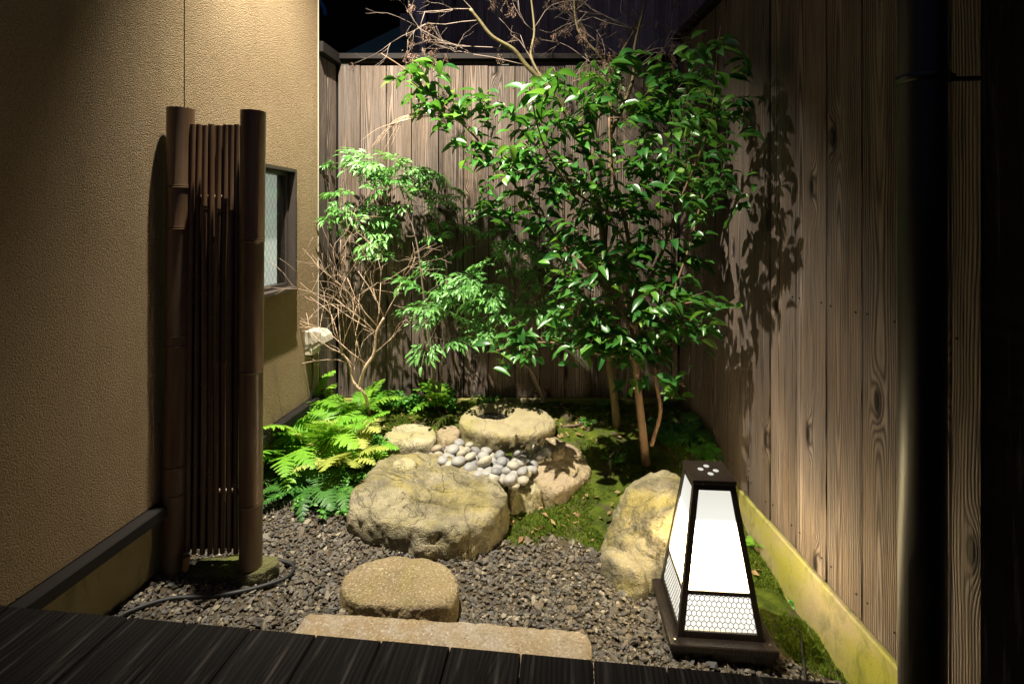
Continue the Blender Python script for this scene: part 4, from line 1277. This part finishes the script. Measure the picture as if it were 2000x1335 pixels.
    me = new_mesh('leaf', *shapes[0]); smooth(me); me.materials.append(M['camellia_young']); mes.append(me)
    for i, m in enumerate(leaves[:300]):
        inst('leaf', mes[3 if rnd.random() < .14 else i % 3], m, root)
    rest = leaves[300:]
    if rest:
        o = merge_np('foliage', shapes[0], [m for i, m in enumerate(rest) if i % 7], M['camellia'], root); o['kind'] = 'stuff'
        o = merge_np('young_foliage', shapes[1], [m for i, m in enumerate(rest) if i % 7 == 0], M['camellia_young'], root); o['kind'] = 'stuff'
camellia()

# tall green-barked tree with bare seed-headed twigs
def twiggy(sk, p, d, L, r, depth, rnd, spread=.6, out=None, grav=0.0):
    pts = [p]; q = p; dd = d.normalized()
    n = 3
    for i in range(n):
        dd = (dd + Vector((rnd.gauss(0, .16), rnd.gauss(0, .16), rnd.gauss(0, .16) - grav))).normalized()
        q = q + dd * L / n; pts.append(q)
    sk.segs.append((pts, [r * (1 - .45 * i / n) for i in range(n + 1)]))
    if depth <= 0:
        if out is not None: out.append((q, dd))
        return
    for k in range(rnd.choice((2, 2, 3))):
        t = rnd.choice((1, 2, 3)) if k else 3
        nd = (dd + Vector((rnd.gauss(0, spread), rnd.gauss(0, spread), rnd.gauss(0, spread)))).normalized()
        twiggy(sk, pts[t], nd, L * rnd.uniform(.55, .85), r * .62, depth - 1, rnd, spread, out, grav)
def tall_tree():
    rnd = random.Random(8)
    base = G(1206, 832)
    root = thing('bare_tree', base, 'slim green barked tree with bare twigs and dry seed heads', 'tree')
    sk = Skel()
    sk.limb([base + Vector((0, 0, -.06)), P(1200, 780, 2.05), P(1190, 700, 2.07), P(1188, 600, 2.08), P(1182, 500, 2.08), P(1165, 380, 2.06), P(1146, 300, 2.04), P(1098, 208, 2.0), P(1054, 155, 1.98), P(1028, 128, 1.97), P(1003, 97, 1.96), P(962, 72, 1.95), P(936, 40, 1.94), P(918, 18, 1.93)], .023, .0070)
    build_segs(sk.segs, 'trunk', M['greenbark'], root, 12)
    n0 = len(sk.segs)
    sk.limb([P(1182, 500, 2.08), P(1186, 400, 2.12), P(1192, 300, 2.14), P(1194, 180, 2.12), P(1180, 120, 2.1), P(1130, 60, 2.1), P(1120, -20, 2.1)], .011, .005)
    sk.limb([P(1193, 220, 2.13), P(1192, 160, 2.13), P(1210, 110, 2.15), P(1250, 40, 2.18), P(1265, -20, 2.2)], .012, .005)
    sk.limb([P(1194, 260, 2.13), P(1235, 160, 2.1), P(1240, 90, 2.08), P(1262, 0, 2.05)], .012, .006)
    sk.limb([P(1100, 208, 2.0), P(1040, 120, 2.05), P(1044, 60, 2.08), P(1036, -15, 2.1)], .009, .005)
    build_segs(sk.segs[n0:], 'branch', M['greenbark'], root, 8)
    sk2 = Skel(); ends = []
    starts = [(P(1028, 128, 1.97), (-1, 0, .25), .30), (P(1003, 97, 1.96), (-.9, .1, .15), .34), (P(936, 40, 1.94), (-1, 0, .1), .28), (P(936, 40, 1.94), (-.5, 0, .9), .22), (P(918, 18, 1.93), (-1, .1, .05), .24),
              (P(1098, 208, 2.0), (.3, -.1, 1), .22), (P(1040, 60, 2.08), (.5, 0, .8), .2), (P(1040, 60, 2.08), (-.5, 0, .8), .2), (P(1054, 155, 1.98), (-.3, -.1, .5), .25)]
    for (x0, y0, dd) in ((1180, 120, 2.1), (1150, 80, 2.1), (1125, 20, 2.1), (1210, 110, 2.15), (1235, 60, 2.17), (1250, 30, 2.18), (1240, 110, 2.08), (1245, 60, 2.07), (1262, 0, 2.05), (1194, 180, 2.12), (1238, 150, 2.09), (1200, 150, 2.1)):
        for k in range(2):
            starts.append((P(x0, y0, dd), (rnd.gauss(.1, .7), rnd.gauss(-.1, .4), rnd.uniform(.1, 1)), rnd.uniform(.18, .28)))
    for p, d, L in starts: twiggy(sk2, p, Vector(d), L, .0030, 3, rnd, .5, ends)
    build_segs(sk2.segs, 'twigs', M['deadtwig'], root, 4)['kind'] = 'stuff'
    # the fan of drooping pale stalks on the left
    sk3 = Skel()
    for k in range(9):
        e = rnd.uniform(0, 1)
        a = P(905 + rnd.uniform(-20, 20), 232 + rnd.uniform(-8, 8), 2.02)
        sk3.segs.append((rail([a, P(845 - 10 * e, 218 + 10 * e + rnd.uniform(-4, 4), 2.04), P(790 - 40 * e + rnd.uniform(-8, 8), 228 + 22 * e, 2.05), P(745 - 40 * e + rnd.uniform(-10, 25), 285 + rnd.uniform(-15, 25), 2.06)], 5), [.0026 - .0018 * i / 15 for i in range(16)]))
    build_segs(sk3.segs, 'dry_stalks', M['twig'], root, 4)['kind'] = 'stuff'
    # seed heads: bunches of small dry husks
    rn_ = random.Random(2)
    mb = MB()
    for k in range(46):
        c = Vector((rn_.gauss(0, .35), rn_.gauss(0, .35), rn_.uniform(-1.6, .3)))
        d = Vector((rn_.gauss(0, 1), rn_.gauss(0, 1), rn_.gauss(-.6, .8))).normalized(); w = d.orthogonal().normalized() * .10; L = rn_.uniform(.22, .45)
        mb.add([c - w, c + w, c + d * L], [(0, 1, 2)])
        if k % 3 == 0: mb.tube([Vector((0, 0, .3)), c], .018, 3, False)
    me = new_mesh('seed_head', mb.v, mb.f); me.materials.append(M['seed'])
    rnd.shuffle(ends)
    pos = [e[0] for e in ends[:110]] + [P(838, 105, 2.0), P(775, 160, 2.02), P(790, 145, 2.02), P(850, 120, 2.0), P(806, 12, 1.93), P(1040, 90, 2.0)]
    for p in pos:
        s_ = rnd.uniform(.016, .034)
        inst('seed_head', me, Matrix.Translation(p) @ Matrix.Rotation(rnd.uniform(0, 6.28), 4, 'Z') @ Matrix.Rotation(rnd.gauss(0, .4), 4, 'X') @ Matrix.Diagonal((s_, s_, s_, 1)), root)
tall_tree()

# nandina sprays
def spray_mesh(rnd, npairs=4):
    """compound leaf of unit length along x made of narrow pointed leaflets"""
    mb = MB()
    lv, lf = leaf_mesh(1, .34, .4, .25, 4, peak=.38)
    def leaflet(p, d, L):
        m = Matrix.Translation(p) @ frame(d, Vector((rnd.gauss(0, .3), rnd.gauss(0, .3), 1))) @ Matrix.Diagonal((L, L, L, 1))
        mb.add([m @ Vector(v) for v in lv], lf)
    ax = rail([(0, 0, 0), (.35, 0, .05), (.7, 0, .02), (1, 0, -.10)], 4)
    mb.tube(ax, .006, 3, False)
    for i in range(npairs):
        t = .22 + .70 * i / npairs
        p = ax[min(len(ax) - 1, int(t * (len(ax) - 1)))]
        for s_ in (-1, 1):
            bl_ = (.46 - .26 * i / npairs)
            d = Vector((.75, s_ * .95, rnd.gauss(-.05, .15))).normalized()
            e = p + d * bl_
            mb.tube([p, p + d * bl_ * .5 + Vector((0, 0, .02)), e], .004, 3, False)
            for k, u in enumerate((.45, .72)):
                q = p.lerp(e, u)
                for s2 in (-1, 1):
                    dd = (d + Vector((-d.y, d.x, 0)) * s2 * .95 + Vector((0, 0, rnd.gauss(-.25, .2)))).normalized()
                    leaflet(q, dd, rnd.uniform(.17, .24))
            leaflet(e, d + Vector((0, 0, rnd.gauss(-.3, .2))), rnd.uniform(.2, .28))
    leaflet(ax[-1], Vector((1, 0, -.3)), .26)
    return mb.v, mb.f
rnd = random.Random(77)
SPR = []
for k in range(5):
    v, f = spray_mesh(rnd, (3, 4, 4, 3, 5)[k])
    me = new_mesh('leaf_spray', v, f); smooth(me); me.materials.append(M['nandina']); SPR.append(me)
def nandina(label, base, stems, masses, seed, size=(.13, .21)):
    rnd = random.Random(seed)
    root = thing('nandina_shrub', base, label, 'shrub')
    sk = Skel()
    for st in stems: sk.limb(st, .008, .0025)
    n0 = len(sk.segs)
    out = []
    for (mx, my, d, rx, ry, rd_, n) in masses:
        for _ in range(n):
            while True:
                a, b_, c = rnd.uniform(-1, 1), rnd.uniform(-1, 1), rnd.uniform(-1, 1)
                if a * a + b_ * b_ + c * c < 1: break
            p = P(mx + a * rx, my + b_ * ry, d + c * rd_)
            if p.y > YB - .05: p.y = YB - .05
            _, dr = sk.grow_to(p, rnd=rnd, r1=.0014)
            out.append((p, dr, mx))
    build_segs(sk.segs[:n0], 'stem', M['deadtwig'], root, 7)
    build_segs(sk.segs[n0:], 'twigs', M['deadtwig'], root, 4)['kind'] = 'stuff'
    for i, (p, dr, mx) in enumerate(out):
        az = math.atan2(dr.y, dr.x) + rnd.gauss(0, .5)
        el = rnd.gauss(-.15, .3)
        d = Vector((math.cos(az) * math.cos(el), math.sin(az) * math.cos(el), math.sin(el)))
        s_ = rnd.uniform(*size)
        e = p + d * s_
        if e.y > YB - .02: d.y = -abs(d.y)
        inst('leaf_spray', SPR[i % 5], Matrix.Translation(p) @ frame(d, Vector((rnd.gauss(0, .3), rnd.gauss(-.3, .3), 1)), rnd.gauss(0, .25)) @ Matrix.Diagonal((s_, s_, s_, 1)), root)
b1 = G(850, 800)
nandina('fine leaved pale green shrub against the left of the back fence', b1,
        [[b1, P(845, 700, 2.24), P(830, 600, 2.22), P(815, 480, 2.2), P(790, 390, 2.2), P(770, 330, 2.18)], [b1 + Vector((.02, 0, 0)), P(868, 650, 2.25), P(872, 520, 2.22), P(850, 420, 2.2), P(860, 360, 2.18)]],
        [(740, 325, 2.26, 95, 18, .06, 15), (690, 370, 2.26, 70, 45, .06, 5), (800, 350, 2.26, 105, 50, .08, 9), (835, 440, 2.26, 95, 60, .08, 8), (730, 425, 2.26, 90, 22, .05, 12), (860, 395, 2.26, 45, 25, .04, 6), (780, 480, 2.2, 60, 40, .06, 3)], 5, (.14, .23))
b2 = G(1065, 790)
nandina('bright green drooping shrub with narrow leaves behind the basin', b2,
        [[b2, P(1045, 740, 2.27), P(1022, 700, 2.25), P(985, 640, 2.22), P(940, 590, 2.20), P(890, 560, 2.18)], [b2, P(1030, 710, 2.27), P(1000, 600, 2.24), P(985, 520, 2.22), P(960, 470, 2.20)]],
        [(990, 490, 2.20, 105, 40, .06, 15), (900, 560, 2.16, 90, 45, .05, 16), (860, 630, 2.14, 45, 40, .04, 8), (1010, 570, 2.20, 100, 40, .06, 13), (950, 640, 2.16, 75, 35, .05, 8), (1090, 520, 2.2, 65, 50, .06, 9), (1070, 620, 2.14, 70, 40, .05, 7)], 9, (.15, .23))

# bare pale shrub
def bare_shrub():
    rnd = random.Random(31)
    base = G(722, 812)
    root = thing('bare_shrub', base, 'leafless pale branched shrub in front of the plaster corner', 'shrub')
    sk = Skel()
    sk.limb([base, P(712, 770, 2.08), P(690, 745, 2.08), P(682, 710, 2.07), P(668, 690, 2.06)], .0095, .0055)
    sk.limb([P(700, 760, 2.08), P(712, 720, 2.06), P(730, 690, 2.06), P(735, 650, 2.05), P(750, 620, 2.04)], .010, .006)
    build_segs(sk.segs, 'trunk', M['twig'], root, 8)
    sk2 = Skel()
    st = [(P(668, 690, 2.06), (-.7, -.1, .5), .20), (P(668, 690, 2.06), (-.3, 0, .9), .24), (P(682, 710, 2.07), (-.9, -.1, .3), .18), (P(690, 745, 2.08), (-.2, -.2, .9), .2), (P(735, 650, 2.05), (-.6, -.1, .8), .27),
          (P(750, 620, 2.04), (.4, -.1, .9), .2), (P(750, 620, 2.04), (-.5, .1, .9), .26), (P(730, 690, 2.06), (.8, -.1, .4), .14), (P(712, 720, 2.06), (-.3, .1, .9), .27), (P(735, 650, 2.05), (-.9, 0, .5), .26), (P(735, 640, 2.05), (.1, .1, 1), .22),
          (P(668, 690, 2.06), (-.35, -.05, 1), .20), (P(740, 640, 2.05), (-.8, 0, .9), .30), (P(715, 710, 2.06), (-.6, -.1, .9), .3), (P(668, 690, 2.06), (.1, -.05, .9), .26)]
    for p, d, L in st: twiggy(sk2, p, Vector(d), L * 1.15, .0034, 3, rnd, .42)
    build_segs(sk2.segs, 'twigs', M['twig'], root, 4)['kind'] = 'stuff'
bare_shrub()

# ferns
def frond_mesh(rnd, n=22, droop=.5, w=.40):
    """a fern frond of unit length along x, arching up then over"""
    mb = MB()
    ax = []
    N = 40
    for i in range(N + 1):
        t = i / N
        ax.append(Vector((t * (1 - .12 * t * droop), .03 * math.sin(t * 3), .55 * t - (.35 + droop * .75) * t * t)))
    mb.tube(ax[::4] + [], [.007 - .0055 * i / 10 for i in range(11)], 3, False)
    for i in range(n):
        t = .16 + .83 * (i / (n - 1)) ** .95
        j = min(N - 1, int(t * N)); p = ax[j]; d = (ax[j + 1] - ax[max(0, j - 1)]).normalized()
        L = w * (math.sin(math.pi * min(1, (t - .02) ** .70)) ** .8) * .62 + .015
        side = Vector((0, 1, 0)); up = side.cross(d) * -1
        for s_ in (-1, 1):
            pd_ = (side * s_ + d * .42 + Vector((0, 0, rnd.gauss(-.10, .12)))).normalized()
            wv = (d - pd_ * d.dot(pd_)).normalized()
            # toothed leaflet: zigzag outline around a midrib
            M_ = 7; rows = []
            for k in range(M_ + 1):
                u = k / M_
                q = p + pd_ * L * u + Vector((0, 0, -.10 * L * u * u))
                hw = .034 * w / .4 * (1 - u) ** .7 * (1.0 if k % 2 else .58) + .002
                rows.append((q - wv * hw + pd_ * .02 * L, q + Vector((0, 0, .004)), q + wv * hw + pd_ * .02 * L))
            b = len(mb.v); mb.v += [tuple(x_) for r_ in rows for x_ in r_]
            for k in range(M_):
                c_ = b + 3 * k
                mb.f += [(c_, c_ + 3, c_ + 4, c_ + 1), (c_ + 1, c_ + 4, c_ + 5, c_ + 2)]
    return mb.v, mb.f
rnd = random.Random(12)
FR = {}
fmesh = [frond_mesh(rnd, 22, d_, w_) for d_, w_ in ((.25, .42), (.5, .46), (.75, .40), (.4, .36))]
for key in ('fern', 'fern_pale', 'fern_dark'):
    FR[key] = []
    for v, f in fmesh:
        me = new_mesh('frond', v, f); smooth(me); me.materials.append(M[key]); FR[key].append(me)
def fern(label, at, n, size, seed, key='fern', az0=0, az1=6.28, lift=(.1, .6), lit=None):
    rnd = random.Random(seed)
    root = thing('fern', at, label, 'fern', 'ferns growing in the garden bed')
    n = int(n * 1.4)
    for i in range(n):
        az = az0 + (az1 - az0) * (i + rnd.uniform(-.3, .3)) / max(1, n - (0 if az1 - az0 > 6 else 1))
        s_ = rnd.uniform(*size) * 1.15
        k = key if not lit or rnd.random() > .35 else lit
        m = Matrix.Translation(at) @ Matrix.Rotation(az, 4, 'Z') @ Matrix.Rotation(-rnd.uniform(*lift), 4, 'Y') @ Matrix.Rotation(rnd.gauss(0, .2), 4, 'X') @ Matrix.Diagonal((s_, s_, s_, 1))
        inst('frond', FR[k][rnd.randrange(4)], m, root)
    return root
def at(px, py, lift=0.0): return G(px, py) + Vector((0, 0, lift))
fern('tall bright fern in the middle of the fern bed beside the plaster wall', at(610, 880), 9, (.24, .34), 1, 'fern', lift=(.2, .8))
fern('lush green fern leaning out of the bed beside the bamboo screen', at(545, 905), 8, (.24, .34), 2, 'fern', lift=(.0, .6))
fern('yellowing fern drooping over the left end of the big boulder', at(672, 912), 8, (.18, .27), 3, 'fern_pale', lift=(.1, .6), lit='fern')
fern('upright fern at the back of the bed below the cream electric box', at(590, 820), 7, (.26, .36), 4, 'fern', lift=(.4, .9))
fern('pale yellow green fern in the bed left of the drum stone', at(690, 862), 8, (.17, .25), 5, 'fern', lift=(.1, .7), lit='fern_pale')
fern('fresh green fern under the foot of the leafless shrub', at(700, 815), 8, (.18, .27), 6, 'fern', lift=(.2, .8))
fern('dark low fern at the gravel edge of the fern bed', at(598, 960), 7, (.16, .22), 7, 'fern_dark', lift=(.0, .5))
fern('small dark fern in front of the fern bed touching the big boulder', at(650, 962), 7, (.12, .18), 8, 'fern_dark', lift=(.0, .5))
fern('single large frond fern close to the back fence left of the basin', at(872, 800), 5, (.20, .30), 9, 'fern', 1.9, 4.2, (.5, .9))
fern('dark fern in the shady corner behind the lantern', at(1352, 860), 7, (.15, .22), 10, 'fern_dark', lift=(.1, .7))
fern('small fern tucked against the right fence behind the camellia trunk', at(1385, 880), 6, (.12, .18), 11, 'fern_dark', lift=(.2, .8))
fern('tiny bright fern sprouting between the moss strip and right kerb', at(1478, 1068), 6, (.05, .08), 12, 'fern', lift=(.2, .8))
fern('low fern behind the big boulder under the yellowing fern', at(720, 890), 7, (.12, .17), 13, 'fern', lift=(.1, .6))
fern('spreading fern between the wall foot and the tall bright fern', at(560, 860), 7, (.20, .28), 14, 'fern', lift=(.2, .7), lit='fern_pale')
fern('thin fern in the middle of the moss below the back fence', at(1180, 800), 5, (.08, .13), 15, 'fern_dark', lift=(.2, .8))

# small leafy ground plants
def leafy(label, at_, h, spread, n, seed, L=(.020, .036), key='cover', w=.6):
    rnd = random.Random(seed)
    root = thing('leafy_plant', at_, label, 'plant', 'small leafy plants under the trees')
    stems = MB(); ms = []
    for k in range(n):
        a = rnd.uniform(0, 6.28); r = spread * math.sqrt(rnd.random())
        tip = at_ + Vector((math.cos(a) * r, math.sin(a) * r, h * rnd.uniform(.4, 1)))
        b = at_ + Vector((math.cos(a) * r * .3, math.sin(a) * r * .3, 0))
        stems.tube([b, b.lerp(tip, .6) + Vector((0, 0, .01)), tip], .0012, 3, False)
        for j in range(5):
            az = rnd.uniform(0, 6.28); el = rnd.gauss(-.05, .3)
            s_ = rnd.uniform(*L)
            q = b.lerp(tip, rnd.uniform(.6, 1))
            ms.append(Matrix.Translation(q) @ frame(Vector((math.cos(az), math.sin(az), el)), Vector((rnd.gauss(0, .25), rnd.gauss(-.2, .25), 1))) @ Matrix.Diagonal((s_, s_, s_, 1)))
    stems.build('stem', M['cover'], root)
    o = merge_np('foliage', leaf_mesh(1, w, .4, .2, 4, peak=.45), ms, M[key], root); o['kind'] = 'stuff'
leafy('bushy small leaved plant left of the basin at the fence foot', at(760, 800), .12, .11, 40, 1)
leafy('leafy clump at the fence foot right behind the drum stone', at(812, 800), .10, .10, 34, 2)
leafy('slender upright seedling with bright leaves left of the basin', at(879, 806), .19, .035, 10, 3, (.025, .04))
leafy('dark leafy clump under the ferns at the gravel edge', at(620, 985), .06, .13, 18, 4, (.014, .026))
leafy('green trailing leaves spilling down beside the big boulder', at(662, 1000), .05, .10, 16, 5, (.014, .026))
leafy('small leaved plants filling the gap under the yellowing fern', at(700, 930), .06, .12, 20, 6, (.014, .026))
leafy('shaded leafy clump at the bamboo side of the fern bed', at(540, 965), .07, .12, 16, 7, (.016, .03))
leafy('low leaves between drum stone and the fern bed', at(742, 880), .08, .06, 22, 8, (.016, .028))
leafy('dark leafy growth in the corner beneath the camellia', at(1310, 870), .15, .12, 40, 9, (.022, .04), 'camellia')
leafy('dark stems and leaves along the right fence foot', at(1372, 905), .14, .08, 26, 10, (.02, .036), 'cover')
leafy('little weed tuft on the moss right of the basin', at(1150, 830), .04, .06, 16, 11, (.010, .018))
leafy('small green weed growing beside the kerb near the lantern', at(1560, 1180), .03, .05, 16, 12, (.010, .016))
leafy('leafy clump between the leafless shrub and the back fence', at(735, 785), .14, .09, 30, 13)
leafy('tiny leaves at the fence foot behind the basin', at(950, 785), .05, .10, 24, 14, (.014, .024))
leafy('sparse green sprouts in the moss behind the wide brown rock', at(1200, 900), .035, .08, 16, 15, (.008, .014))

# a bare root lying on the moss
pts = [at(1092, 838, .012), at(1130, 834, .014), at(1160, 830, .014), at(1190, 832, .008)]
tag(MB().tube(rail(pts), [.007] * 10 + [.006] * 15, 8).build('root', M['rootwood']), 'thin bare root lying on the moss right of the basin', 'root')
tw_ = random.Random(6); sk = Skel()
b_ = at(1190, 925); twiggy(sk, b_, Vector((.0, 0, 1)), .09, .0022, 1, tw_, .4)
tag(build_segs(sk.segs, 'seedling', M['deadtwig'], None, 4), 'dry bare seedling stem standing in the moss left of the camellia', 'seedling')
